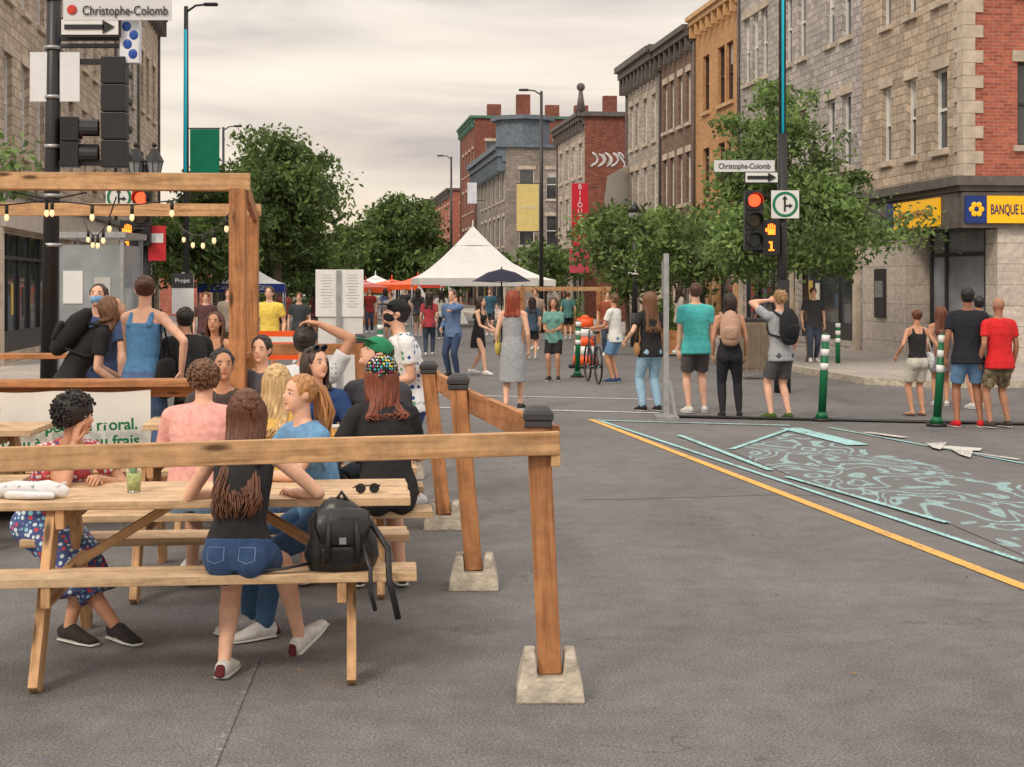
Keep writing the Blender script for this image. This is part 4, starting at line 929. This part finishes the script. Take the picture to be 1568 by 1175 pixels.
    if hair in('long','bob','wavy'):
        Nn=260 if near else 60; Lh=hair_len if hair!='bob' else .10
        for i in range(Nn):
            az=rr.uniform(-2.0,2.0); sa,ca=sin(az),cos(az); back=-F
            a0=hf((.05*sa*rr.uniform(.2,1),-.02-.05*ca,.106)); a1=hf((.088*sa,-.018-.096*ca,.035)); a2=hf((.092*sa,-.02-.096*ca,-.07))
            base_=nb+X*(.095*sa*S_*rr.uniform(.7,1.15))+back*((.075+.03*rr.random())*S_*(1 if ca>-.1 else -.6)); 
            a3=base_-T1*(Lh*.45); a4=base_+back*(.012+.03*rr.random())-T1*(Lh*rr.uniform(.7,1.0))+X*rr.uniform(-.025,.025)
            if hair=='bob': a3=a2.lerp(base_,.5); a4=a2.lerp(base_,.9)
            ctrl=[a0,a1,a2,a3,a4]; pts=[]; ph=rr.uniform(0,1.6)+az; am=.008 if hair!='wavy' else .02
            for j in range(4):
                for q in range(3):
                    t=q/3; p0_=ctrl[max(j-1,0)];p1_=ctrl[j];p2_=ctrl[j+1];p3_=ctrl[min(j+2,4)]
                    cp=.5*((2*p1_)+(-p0_+p2_)*t+(2*p0_-5*p1_+4*p2_-p3_)*t*t+(-p0_+3*p1_-3*p2_+p3_)*t**3)
                    u_=(j+t)/4; pts.append(cp+X*(sin(u_*13+ph)*am*u_)+back*(cos(u_*11+ph)*am*.6*u_))
            pts.append(a4); r0=.0085 if near else .017
            b.tube(pts,[r0*S_*(1 if j<9 else (1-(j-8)/5*.8)) for j in range(len(pts))],hm,5)
    if hair in('ponytail','bun'):
        b.ball(hf((0,-.10,.05 if hair=='bun' else .02)),(.03*S_ if hair!='bun' else .045*S_),hm)
        if hair=='ponytail':
            for i in range(110 if near else 16):
                o=V((rr.gauss(0,.014),rr.gauss(0,.014),rr.gauss(0,.01))); p=hf((0,-.11,.03))
                e_=nb-F*(.09*S_)-T1*(hair_len*rr.uniform(.7,1))+X*rr.gauss(0,.025)
                b.tube([hf((0,-.08,.03))+o,p+V((0,-.03,-.01))+o,(p.lerp(e_,.4))-F*.04+o*1.6,e_],[.006,.010,.009,.002],hm,5)
    if b.v: b.obj('hair',E)
    for xx in ex:
        k=xx[0]
        b=MB()
        if k=='backpack':
            m=fabric(xx[1]); cB=p2-F*(.062*H+.10*S_); hh=.19*S_
            b.tube([cB-T1*hh,cB-T1*hh*.5,cB+T1*hh*.5,cB+T1*hh*.95],[(.125*S_,.075*S_),(.15*S_,.10*S_),(.14*S_,.095*S_),(.09*S_,.06*S_)],m,16,side=X,rnd=True)
            b.tube([cB-T1*hh*.75-F*.07,cB-T1*hh*.1-F*.10],[(.10*S_,.03),(.105*S_,.035)],m,12,side=X,rnd=True)
            b.tube([cB+T1*hh+X*.03,cB+T1*(hh+.05),cB+T1*hh-X*.03],.01,m,6)
            for s in(-1,1):
                q=X*(s*.068*H)
                b.tube([cB+T1*hh*.7+q*.7+F*.06,p3+q+T1*.036*H,p3+q*1.05+F*.05*H-T1*.03*H,p2+q*1.15+F*.055*H-T1*.02*H,p1+T1*.06*H+q*1.5,cB-T1*hh*.8+q*.9+F*.05],[(.026*S_,.012)]*6,m,8,side=X)
            b.obj('backpack',E)
        elif k=='cap':
            m=fabric(xx[1]); b.ball(hf((0,-.012,.045)),(.091*S_,.106*S_,.078*S_),m,Hm,18,12)
            s_=xx[2] if len(xx)>2 else 1
            b.tube([hf((0,.05*s_,.055)),hf((0,.12*s_,.052)),hf((0,.165*s_,.04))],[(.075*S_,.008),(.072*S_,.006),(.045*S_,.005)],m,12,side=Hm@V((1,0,0)),rnd=True); b.obj('baseball_cap',E)
        elif k=='scarf':
            b.ball(hf((0,-.02,.04)),(.101*S_,.114*S_,.092*S_),xx[1],Hm,18,12); b.tube([hf((-.03,-.12,.03)),hf((-.05,-.15,.0))],[.02,.008],xx[1],8,rnd=True); b.obj('head_scarf',E)
        elif k=='mask':
            b.ball(hf((0,.035,-.045)),(.062*S_,.070*S_,.050*S_),fabric(xx[1]),Hm,14,10)
            for s in(-1,1): b.tube([hf((s*.055,.06,-.03)),hf((s*.083,0,-.005))],.003,fabric(xx[1]),5)
            b.obj('face_mask',E)
        elif k=='bag':
            m=fabric(xx[1]); s=xx[2]; cB=P+X0*(s*.125*H)+T0*.02*H; r=xx[3] if len(xx)>3 else 1
            b.tube([cB-UP*.10*r,cB,cB+UP*.08*r],[(.03,.085*r),(.05,.12*r),(.035,.10*r)],m,12,side=X0,rnd=True)
            b.tube([cB+UP*.08*r+V((0,.08,0)),sh[s]+T1*.04*H-X*s*.02,cB+UP*.08*r-V((0,.08,0))],.009,m,6); b.obj('shoulder_bag',E)
        elif k=='sunglasses':
            for s in(-1,1): b.tube([hf((s*.035,.05,.115)),hf((s*.035,.065,.105))],.022*S_,mat('lens',(.01,.012,.02),.1),12)
            b.tube([hf((-.08,0,.08)),hf((-.05,.055,.11)),hf((.05,.055,.11)),hf((.08,0,.08))],.004,M_BLACK,5); b.obj('sunglasses',E)
    return E

def dots(name,base,cols_,scale,th=.28):
    m,nt,bs=newmat(name); tc=nd(nt,'ShaderNodeTexCoord').outputs['Object']
    v=nd(nt,'ShaderNodeTexVoronoi'); v.inputs['Scale'].default_value=scale; v.inputs['Randomness'].default_value=.35; nt.links.new(tc,v.inputs['Vector'])
    f=ramp(nt,v.outputs['Distance'],[(th,1),(th+.06,0)]); sp=nd(nt,'ShaderNodeSeparateColor'); nt.links.new(v.outputs['Color'],sp.inputs[0])
    cr=nd(nt,'ShaderNodeValToRGB'); cr.color_ramp.interpolation='CONSTANT'; nt.links.new(sp.outputs[0],cr.inputs[0]); es=cr.color_ramp.elements
    while len(es)<len(cols_): es.new(.5)
    for i,q in enumerate(cols_): es[i].position=i/len(cols_); es[i].color=(*q,1)
    o=mixc(nt,f,base,cr.outputs[0]); nt.links.new(o,bs.inputs['Base Color']); bs.inputs['Roughness'].default_value=.85; bump(nt,bs,noi(nt,12,3,tc),.7,.025); return m
DRESS=dots('polka_dress',c(74,88,140),[c(210,230,236),c(212,76,80),c(140,200,214),c(210,230,236)],36,.38)
DRESSR=dots('red_patterned_dress',c(196,76,82),[c(220,230,232),c(70,90,150),c(220,230,232)],40,.36)
FLORAL=dots('floral_shirt',c(228,231,234),[c(30,60,120),c(110,160,130),c(228,231,234),c(40,80,150),c(228,231,234)],22,.36)
SCARF=dots('bandana',c(34,30,38),[c(220,60,110),c(240,220,80),c(60,190,190),c(220,220,220)],60,.36)
STRIPE=dots('checked_shirt',c(210,212,214),[c(120,130,145),c(210,212,214)],34,.2)
DENIM=c(80,108,148); BLK=c(38,37,40); WHT=c(225,225,222)

vx=.0095
person('seated_woman',-1.21,6.93,-4,1.50,True,seat=.565,lean=16,feet={'L':(-.09,.10,.068,0),'R':(.19,.40,.12,-25,-25)},hands={'L':(-.10,.34,.80),'R':(.17,.33,.80)},look=(5,-10),
  top='tank',tc_=BLK,bot='mini',bc=c(56,82,122),hair='wavy',hc_=c(110,68,46),skin=SKIN_L,shoe=c(215,212,208),vox=vx,hair_len=.36,hint={'L':(-1,-.5,-.3),'R':(1,-.5,-.3)},hdir={'L':(0.4,1,0),'R':(-.4,1,0)})
person('seated_woman',-2.40,8.02,226,1.52,True,seat=.55,lean=34,feet={'L':(.06,.36,.07,10),'R':(-.12,.50,.07,0)},hands={'L':(-.02,.46,.81),'R':'cheek'},look=(30,4),
  top='tee',tmat=DRESSR,bot='longskirt',bmat=DRESS,hair='afro',hc_=c(38,31,30),skin=SKIN_M,shoe=c(44,38,36),vox=vx,hint={'R':(.4,.6,-1),'L':(-1,0,-.5)},hdir={'R':(-.1,.1,1),'L':(.3,.8,0)})
person('seated_woman',-.98,8.12,128,1.52,True,seat=.56,lean=14,feet={'L':(-.1,.40,.07,0),'R':(.12,.36,.07,0)},hands={'L':(-.02,.44,.81),'R':(.12,.36,.81)},look=(0,-4),
  top='loose',tc_=c(104,150,190),bot='pants',bc=c(60,92,128),hair='ponytail',hc_=c(196,140,88),skin=SKIN_L,vox=vx,hair_len=.2,hint={'L':(-1,-.3,-.6),'R':(1,-.3,-.6)},hdir={'L':(0,1,0),'R':(0,1,0)})
person('seated_man',-1.78,8.82,-6,1.60,False,seat=.56,lean=16,feet={'L':(-.14,.36,.08),'R':(.14,.36,.08)},hands={'L':(-.16,.38,.82),'R':(.16,.38,.82)},look=(0,-6),top='loose',tc_=c(232,168,158),bot='shorts',bc=c(120,150,180),hair='curly',hc_=c(120,86,62),skin=SKIN_L,vox=vx)
person('seated_woman',-1.37,8.85,-10,1.53,True,seat=.56,lean=14,feet={'L':(-.1,.36,.08),'R':(.1,.36,.08)},hands={'L':(-.16,.36,.81),'R':(.16,.36,.81)},look=(10,0),top='tee',tc_=c(210,170,90),bot='shorts',bc=DENIM,hair='long',hc_=c(222,184,132),skin=SKIN_L,vox=vx,hair_len=.2)
person('seated_woman',-.70,8.85,20,1.60,True,seat=.57,lean=14,feet={'L':(-.1,.34,.08),'R':(.16,.28,.08)},hands={'L':(-.2,.34,.82),'R':(.14,.36,.82)},look=(0,0),top='loose',tc_=BLK,bot='shorts',bc=BLK,hair='wavy',hc_=c(140,76,54),skin=SKIN_L,shoe=BLK,vox=vx,hair_len=.12,ex=(('scarf',SCARF),))
person('seated_man',-1.83,10.05,180,1.62,False,seat=.57,lean=14,feet={'L':(-.14,.36,.08),'R':(.14,.36,.08)},hands={'L':(-.16,.36,.83),'R':(.16,.36,.83)},look=(20,-6),top='tee',tc_=c(70,60,60),hair='short',hc_=c(40,32,30),skin=SKIN_M,vox=.011)
person('seated_woman',-1.27,10.05,195,1.60,True,seat=.58,lean=10,feet={'L':(-.1,.36,.08),'R':(.1,.36,.08)},hands={'L':(-.16,.36,.83),'R':(.16,.36,.83)},look=(30,-6),top='tee',tc_=c(40,70,120),hair='bob',hc_=c(70,52,42),skin=SKIN_L,vox=.011,ex=(('sunglasses',),))
person('seated_man',-.83,10.12,150,1.70,False,seat=.59,lean=8,feet={'L':(-.1,.36,.08),'R':(.1,.36,.08)},hands={'L':(-.16,.36,.83),'R':(.16,.36,.83)},look=(-30,-26),top='tee',tc_=c(60,60,66),hair='short',hc_=c(60,44,36),skin=SKIN_L,vox=.011,ex=(('cap',c(40,130,90)),))
person('seated_man',-1.46,11.0,-10,1.72,False,seat=.62,lean=4,feet={'L':(-.14,.36,.08),'R':(.14,.36,.08)},hands={'L':(-.2,.34,.83),'R':'crown'},look=(0,0),top='tee',tmat=STRIPE,hair='short',hc_=c(46,38,35),skin=SKIN_M,vox=.012,hint={'R':(1,.1,.1)},hdir={'R':(-1,0,.1)})
person('seated_man',-1.9,12.1,170,1.64,False,seat=.57,lean=10,feet={'L':(-.14,.36,.08),'R':(.14,.36,.08)},hands={'L':(-.16,.36,.83),'R':(.16,.36,.83)},top='tee',tc_=c(80,80,90),hair='short',vox=.012)
x,y=at(636,12.6); person('man_in_floral_shirt',x,y,105,1.66,False,lean=14,hands={'L':(-.12,.30,.98),'R':(.12,.34,.95)},look=(0,-14),top='loose',tmat=FLORAL,bot='shorts',bc=c(50,70,120),hair='short',hc_=c(36,30,28),skin=SKIN_L,vox=.012,ex=(('cap',c(26,26,28)),('mask',c(26,26,28))))
Zp=.12
x,y=at(105,12.9); person('woman_with_backpack',x,y,-75,1.66,True,z=Zp,lean=34,hands={'L':(-.1,.45,.85),'R':(.15,.42,.82)},look=(0,-20),top='tee',tc_=BLK,bot='pants',bc=BLK,hair='bob',hc_=c(130,94,66),ex=(('backpack',c(34,34,37)),),vox=.012)
x,y=at(152,13.6); person('man_with_mask',x,y,190,1.66,False,z=Zp,lean=8,hands={'L':(-.2,.3,.85),'R':(.2,.3,.85)},look=(-10,-14),top='tee',tc_=c(62,82,120),bot='pants',bc=DENIM,hair='short',hc_=c(70,48,36),ex=(('mask',c(120,170,215)),),vox=.012)
x,y=at(218,12.8); person('woman_with_backpack',x,y,-15,1.72,True,z=Zp,lean=4,hands={'L':(-.2,.3,.9),'R':(.34,.02,.95)},look=(25,-5),top='tank',tc_=c(80,130,175),bot='pants',bc=DENIM,hair='bun',hc_=c(84,50,34),skin=SKIN_L,ex=(('bag',c(30,30,34),1,1.5),),vox=.012,hint={'R':(1,-.4,0)})
x,y=at(298,12.9); person('man_in_black',x,y,35,1.5,False,z=Zp,lean=22,hands={'L':(-.2,.3,.8),'R':(.2,.35,.8)},look=(0,-6),top='tee',tc_=c(34,34,36),bot='shorts',bc=BLK,hair='short',hc_=c(36,30,28),skin=SKIN_M,vox=.012)
x,y=at(336,15.4); person('seated_woman',x,y,165,1.6,True,z=0,seat=.72,lean=10,feet={'L':(-.1,.36,.08),'R':(.1,.36,.08)},hands={'L':(-.16,.3,.95),'R':(.16,.3,.95)},look=(10,-8),top='tank',tc_=c(60,50,60),hair='long',hair_len=.2,hc_=c(96,62,44),skin=SKIN_M,vox=.013)
def ped_(u,v,H,h,**k):
    x,y=G(u,v); return person(k.pop('name','pedestrian'),x,y,h,H,**k)
ped_(785,628,1.70,-8,name='red_haired_woman',fem=True,top='dress',tc_=c(160,162,168),bot='longskirt',bc=c(160,162,168),hair='long',hair_len=.1,hc_=c(160,70,46),shoe=c(60,60,60),feet={'L':(-.08,-.12,.085,0,0),'R':(.09,.14,.075)},ex=(('bag',c(200,180,90),-1,.8),))
ped_(694,577,1.70,150,name='man_in_jeans',top='long',tc_=c(94,118,156),bot='pants',bc=c(56,72,102),hair='short',hc_=c(110,90,76),skin=SKIN_L,hands={'L':'cheek','R':(.2,.12,.95)},hint={'L':(-.6,.3,-1)},shoe=c(60,50,44))
ped_(732,574,1.56,-120,name='woman_in_black_skirt',fem=True,top='tank',tc_=BLK,bot='skirt',bc=BLK,hair='long',hair_len=.2,hc_=c(60,44,36),hands={'L':(-.1,.35,.9),'R':(.1,.35,.9)},feet={'L':(-.07,-.2,.09),'R':(.08,.22,.075)},shoe=WHT,lean=8)
ped_(848,583,1.55,170,name='woman_in_shorts',fem=True,top='tee',tc_=c(110,160,150),bot='shorts',bc=BLK,hair='long',hair_len=.2,hc_=c(90,60,44),hands={'L':(-.05,.25,.95),'R':(.1,.25,.95)},skin=SKIN_M,shoe=BLK)
ped_(942,586,1.62,60,name='man_with_bicycle',top='tee',tc_=WHT,bot='shorts',bc=c(110,150,190),hair='short',hc_=c(110,80,50),hands={'L':(-.16,.35,1.0),'R':(.12,.35,.98)},skin=SKIN_M,shoe=c(50,70,110))
ped_(996,630,1.68,20,name='long_haired_woman',fem=True,top='tee',tc_=BLK,bot='pants',bc=c(150,186,212),hair='long',hair_len=.32,hc_=c(130,90,64),hands={'L':(-.34,.12,.98),'R':(.2,.1,.86)},ex=(('bag',c(170,130,90),-1,.7),),shoe=BLK,feet={'L':(-.1,.03,.075),'R':(.11,-.03,.075)})
ped_(1066,633,1.80,8,name='man_in_teal_shirt',top='loose',tc_=c(78,184,182),bot='shorts',bc=c(84,80,80),hair='short',hc_=c(88,56,42),skin=SKIN_L,shoe=WHT,hands={'L':(-.22,.12,.86),'R':(.22,.12,.86)},feet={'L':(-.1,.0,.08,12),'R':(.13,.05,.08,-14)})
ped_(1117,640,1.66,-4,name='woman_with_floral_backpack',fem=True,top='tank',tc_=BLK,bot='leggings',bc=c(36,36,44),hair='bob',hc_=c(52,38,34),ex=(('backpack',c(186,150,130)),),shoe=BLK,skin=SKIN_M,feet={'L':(-.09,.0,.075),'R':(.13,.03,.075)})
ped_(1196,643,1.70,25,name='man_with_backpack',top='tee',tc_=c(160,162,168),bot='shorts',bc=c(84,82,86),hair='curly',hc_=c(176,140,100),ex=(('backpack',c(28,28,34)),),hands={'L':'brow','R':(.2,.05,.84)},hint={'L':(-1,.2,-.2)},shoe=c(70,90,36),skin=SKIN_L,feet={'L':(-.12,.05,.078,14),'R':(.1,-.04,.078,-14)})
ped_(1405,637,1.44,12,name='woman_with_white_bag',fem=True,top='tank',tc_=BLK,bot='shorts',bc=c(200,196,186),hair='bun',hc_=c(110,60,40),ex=(('bag',c(200,205,205),1,1.0),),skin=SKIN_M,shoe=None,hands={'L':(-.28,.06,.82),'R':(.28,.08,.8)})
ped_(1441,622,1.46,-10,name='woman_in_light_top',fem=True,top='tank',tc_=c(150,120,110),bot='skirt',bc=c(120,110,120),hair='long',hair_len=.18,hc_=c(120,70,50),skin=SKIN_M)
ped_(1482,655,1.74,-6,name='man_in_black_shirt',top='loose',tc_=c(30,32,42),bot='shorts',bc=c(100,136,176),hair='short',hc_=c(26,22,21),skin=c(156,106,80),shoe=c(200,30,40),hands={'L':(-.26,.05,.86),'R':(.28,.1,.88)},feet={'L':(-.13,0,.078),'R':(.16,.02,.078)})
ped_(1531,656,1.62,15,name='man_in_red_shirt',top='loose',tc_=c(210,36,40),bot='shorts',bmat=dots('camouflage',c(120,106,84),[c(80,76,58),c(150,134,106),c(100,90,68)],14,.5),hair='bald',skin=c(170,122,96),shoe=c(70,60,54),hands={'L':(-.24,.08,.82),'R':(.26,.1,.80)},feet={'L':(-.13,0,.078),'R':(.13,.02,.078)})
x,y=at(1500,22.5); person('pedestrian',x,y,10,1.62,hair='short',hc_=c(30,26,24),top='tee',tc_=c(80,90,80),skin=SKIN_M)
x,y=at(413,28); person('man_in_yellow_shirt',x,y,175,1.76,top='tee',tc_=c(236,210,96),bot='shorts',bc=c(200,186,150),hair='short',hc_=c(90,64,44),skin=SKIN_L)
far=[(657,40,0,c(170,60,70),1.6),(458,36,180,c(60,66,70),1.62),(485,50,0,c(90,40,44),1.7),(566,60,180,c(150,50,50),1.7),(815,38,0,c(60,80,100),1.5),(820,44,170,c(170,150,140),1.7),(545,45,10,c(70,80,90),1.65),(598,48,160,c(180,180,180),1.6),(640,55,0,c(60,60,70),1.7),(1245,34,180,c(60,60,64),1.6),(1160,44,90,c(90,80,80),1.7),(350,36,180,c(150,140,130),1.7),(505,64,0,c(200,200,200),1.7),(870,52,0,c(80,130,130),1.6),(1040,38,-80,c(180,170,160),1.65),(930,40,180,c(150,80,60),1.65),
 (590,66,0,c(90,110,150),1.7),(620,72,170,c(60,60,64),1.68),(676,52,10,c(200,196,190),1.66),(750,57,180,c(60,100,120),1.7),(790,62,0,c(190,90,90),1.6),(385,44,10,c(60,60,66),1.6),(436,52,180,c(180,90,80),1.7),(315,33,190,c(90,60,60),1.64)]
for i,(u,d,h,col,H) in enumerate(far):
    x,y=at(u,d); person('distant_pedestrian',x,y,h,H,i%2==0,top='tee',tc_=col,bot='shorts' if i%3 else 'pants',bc=[c(60,70,90),c(50,50,54),c(150,140,120)][i%3],hair='long' if i%2==0 else 'short',hair_len=.15,hc_=[c(50,36,30),c(120,80,50)][i%2],vox=.024,feet={'L':(-.08,.1*(i%3-1),.08),'R':(.08,-.12*(i%3-1),.08)},z=.13 if u>1030 and d>33 else 0)

def bicycle(x,y,rz):
    b=MB()
    def wheel(cy):
        r=.33; pts=[V((0,cy+r*cos(2*pi*k/28),r+.01+r*sin(2*pi*k/28))) for k in range(29)]; b.tube(pts,.018,M_BLACK,6,side=V((1,0,0)))
        for k in range(14): a=2*pi*k/14; b.tube([(0,cy,r+.01),(0,cy+r*.97*cos(a),r+.01+r*.97*sin(a))],.002,M_STEEL,4)
    wheel(-.52);wheel(.52); fm=paint(c(40,44,50))
    for p,q in (((0,-.52,.34),(0,-.12,.3)),((0,-.12,.3),(0,-.2,.85)),((0,-.18,.78),(0,.36,.82)),((0,-.12,.3),(0,.38,.75)),((0,-.52,.34),(0,-.18,.78)),((0,.52,.34),(0,.36,.95))): b.tube([p,q],.016,fm,8)
    b.tube([(-.28,.3,1.02),(-.1,.36,.98),(.1,.36,.98),(.28,.3,1.02)],.013,M_BLACK,6); b.tube([(0,-.34,.93),(0,-.12,.93)],[(.07,.03),(.03,.025)],M_BLACK,8,rnd=True); b.tube([(0,-.2,.85),(0,-.22,.92)],.013,M_STEEL,6)
    b.tube([(-.1,-.12,.3),(.1,-.12,.3)],.012,M_STEEL,6); b.box((.1,-.0,.28),(.08,.06,.02),M_BLACK); b.box((-.1,-.24,.32),(.08,.06,.02),M_BLACK)
    o=b.obj('bicycle'); o.location=(x,y,0); o.rotation_euler[2]=rz
x,y=at(908,28.8); bicycle(x,y,radians(8))
x=-1.79;y=7.42; b=MB(); gl,nt,bs=newmat('drinking_glass'); bs.inputs['Transmission Weight'].default_value=.9; bs.inputs['Roughness'].default_value=.03; bs.inputs['Base Color'].default_value=(.93,.97,.95,1); bs.inputs['IOR'].default_value=1.2
b.tube([(0,0,0),(0,0,.15)],[.03,.04],gl,20); b.tube([(0,0,.012),(0,0,.09)],[.026,.034],mat('mojito',c(190,200,120),.2,.3,40),16)
for k in range(6): b.ball((R(-.015,.015),R(-.015,.015),.09+R(0,.02)),(.015,.012,.006),paint(c(70,130,50)),None,6,4)
b.tube([(0,0,.02),(.02,0,.2)],.003,M_BLACK,5); o=b.obj('mojito_glass'); o.location=(x,y,.781)
b=MB(); cl_=mat('white_cloth',c(220,220,222),.8,.1,10,.9,25)
b.tube([(-.16,0,.035),(-.08,.012,.043),(0,.02,.04),(.07,.0,.045),(.14,0,.033)],[(.03,.033),(.042,.038),(.036,.034),(.044,.04),(.028,.03)],cl_,12,rnd=True); b.tube([(-.1,-.04,.02),(.02,-.065,.022),(.1,-.05,.018)],[(.02,.02),(.028,.018),(.015,.015)],cl_,8,rnd=True)
for k in range(5): b.tube([(-.12+k*.06,-.025,.06),(-.10+k*.06,.03,.066)],[.006,.008],cl_,6,rnd=True)
o=b.obj('rolled_napkin'); o.location=(-2.2,7.2,.78)
b=MB()
for s in(-1,1): b.tube([(s*.032,0,.022),(s*.032,.006,.022)],.024,M_BLACK,12); b.tube([(s*.055,0,.03),(s*.06,.11,.012)],.003,M_BLACK,5)
b.tube([(-.06,0,.034),(.06,0,.034)],.004,M_BLACK,5); o=b.obj('sunglasses'); o.location=(-.68,7.38,.781); o.rotation_euler[2]=.2
def glass_of(name,x,y,col):
    b=MB(); b.tube([(0,0,0),(0,0,.13)],[.034,.04],mat('drink',col,.15,.08),16);b.tube([(0,0,.13),(0,0,.15)],[.04,.041],M_WHITE,16); o=b.obj(name); o.location=(x,y,.782)
for n_,gx,gy,gc in (('beer_glass',-1.98,9.2,c(226,170,60)),('beer_glass',-1.05,9.3,c(216,160,60)),('plastic_cup',-.86,9.45,c(210,120,90)),('plastic_cup',-1.6,11.35,c(200,205,210)),('beer_glass',-3.6,10.9,c(220,170,70)),('plastic_cup',-3.9,11.05,c(190,60,60))): glass_of(n_,gx,gy,gc)
bk=mat('black_leather',(.018,.018,.02),.36,.3,8,.7,14); b=MB()
b.tube([(0,0,.01),(0,0,.06),(.005,.01,.15),(-.01,.01,.21),(.01,.01,.26)],[(.15,.07),(.168,.088),(.150,.078),(.138,.075),(.098,.05)],bk,22,side=V((1,0,0)),rnd=True); b.tube([(0,-.06,.26),(0,-.10,.2),(0,-.105,.13)],[(.12,.02),(.125,.015),(.1,.012)],bk,12,side=V((1,0,0)),rnd=True)
b.tube([(0,-.07,.03),(0,-.09,.1)],[(.10,.02),(.10,.02)],bk,12,side=V((1,0,0)),rnd=True)
b.tube([(-.04,0,.28),(0,0,.34),(.04,0,.28)],.01,bk,8)
for s in(-1,1): b.tube([(s*.06,-.112,.22),(s*.065,-.125,.13),(s*.07,-.115,.04)],[(.012,.004)]*3,bk,6,side=V((1,0,0)))
b.tube([(-.14,-.03,.03),(-.26,-.06,.015),(-.4,-.08,.012),(-.44,-.06,.014)],[(.018,.006)]*4,bk,6,side=V((0,1,0)))
b.tube([(.12,-.05,.22),(.2,-.1,.1),(.2,-.17,-.02),(.24,-.17,-.2)],[(.014,.006)]*4,bk,6); b.tube([(.08,-.09,.12),(.12,-.14,.02),(.12,-.172,-.08),(.14,-.17,-.16)],[(.01,.005)]*4,bk,6)
b.box((0,-.115,.14),(.03,.008,.03),M_STEEL); o=b.obj('leather_backpack'); o.location=(-.76,6.99,.497); o.rotation_euler[2]=.15
b=MB(); lf=mat('dry_leaf',c(150,116,60),.8,.3)
for i in range(46):
    x=R(-2.6,3.5); y=R(5.4,16); a=R(0,6.3); s=R(.008,.018)
    b.face([(x-cos(a)*s,y-sin(a)*s,.009),(x+sin(a)*s*.5,y-cos(a)*s*.5,.013),(x+cos(a)*s,y+sin(a)*s,.009),(x-sin(a)*s*.5,y+cos(a)*s*.5,.015)],lf)
b.obj('fallen_leaves')

# ------------------------------------------------------------------ world, sun, camera
w=bpy.data.worlds.new('World'); scn.world=w; w.use_nodes=True; nt=w.node_tree; bg=nt.nodes['Background']
el_,az_=radians(42),radians(212)
sky=nd(nt,'ShaderNodeTexSky'); sky.sky_type='NISHITA'; sky.sun_disc=False; sky.sun_elevation=el_; sky.sun_rotation=az_; sky.air_density=1.5; sky.dust_density=3
tcw=nd(nt,'ShaderNodeTexCoord').outputs['Generated']
sep=nd(nt,'ShaderNodeSeparateXYZ'); nt.links.new(tcw,sep.inputs[0])
grad=ramp(nt,sep.outputs[2],[(0,c(254,232,202)),(.07,c(248,232,210)),(.2,c(236,227,217)),(1,c(238,232,226))])
n1=noi(nt,1,6,mapping(nt,tcw,(3.1,3.1,17)),.55,.6); n2=noi(nt,1,4,mapping(nt,tcw,(2.0,2.0,11)),.5,.2)
d1=ramp(nt,n1,[(.45,0),(.66,.85)]); cl=mixc(nt,d1,grad,c(188,178,178)); d2=ramp(nt,n2,[(.5,0),(.66,.75)]); cl=mixc(nt,d2,cl,c(255,245,228))
zf=nd(nt,'ShaderNodeMath',operation='MULTIPLY_ADD',use_clamp=False); nt.links.new(sep.outputs[2],zf.inputs[0]); zf.inputs[1].default_value=10; zf.inputs[2].default_value=9.8
mul=nd(nt,'ShaderNodeVectorMath',operation='SCALE'); nt.links.new(cl,mul.inputs[0]); nt.links.new(zf.outputs[0],mul.inputs['Scale'])
fin=mixc(nt,.95,sky.outputs[0],mul.outputs[0]); nt.links.new(fin,bg.inputs[0]); bg.inputs[1].default_value=.1
sl=bpy.data.lights.new('sun','SUN'); sl.energy=1.5; sl.angle=radians(12); sl.color=(1,.86,.68); so=bpy.data.objects.new('sun',sl); scn.collection.objects.link(so)
dv=V((sin(az_)*cos(el_),cos(az_)*cos(el_),sin(el_))); so.rotation_euler=dv.to_track_quat('Z','Y').to_euler()
cam=bpy.data.cameras.new('camera'); co=bpy.data.objects.new('camera',cam); scn.collection.objects.link(co); scn.camera=co
co.location=(0,0,1.75); co.rotation_euler=(radians(90),0,0); cam.sensor_width=36; cam.lens=2400/1568*36; cam.shift_y=-147.5/1568; cam.clip_end=3000; cam.clip_start=.1
scn.view_settings.view_transform='Standard'; scn.view_settings.look='None'; scn.view_settings.exposure=0
print('objects',len(bpy.data.objects))
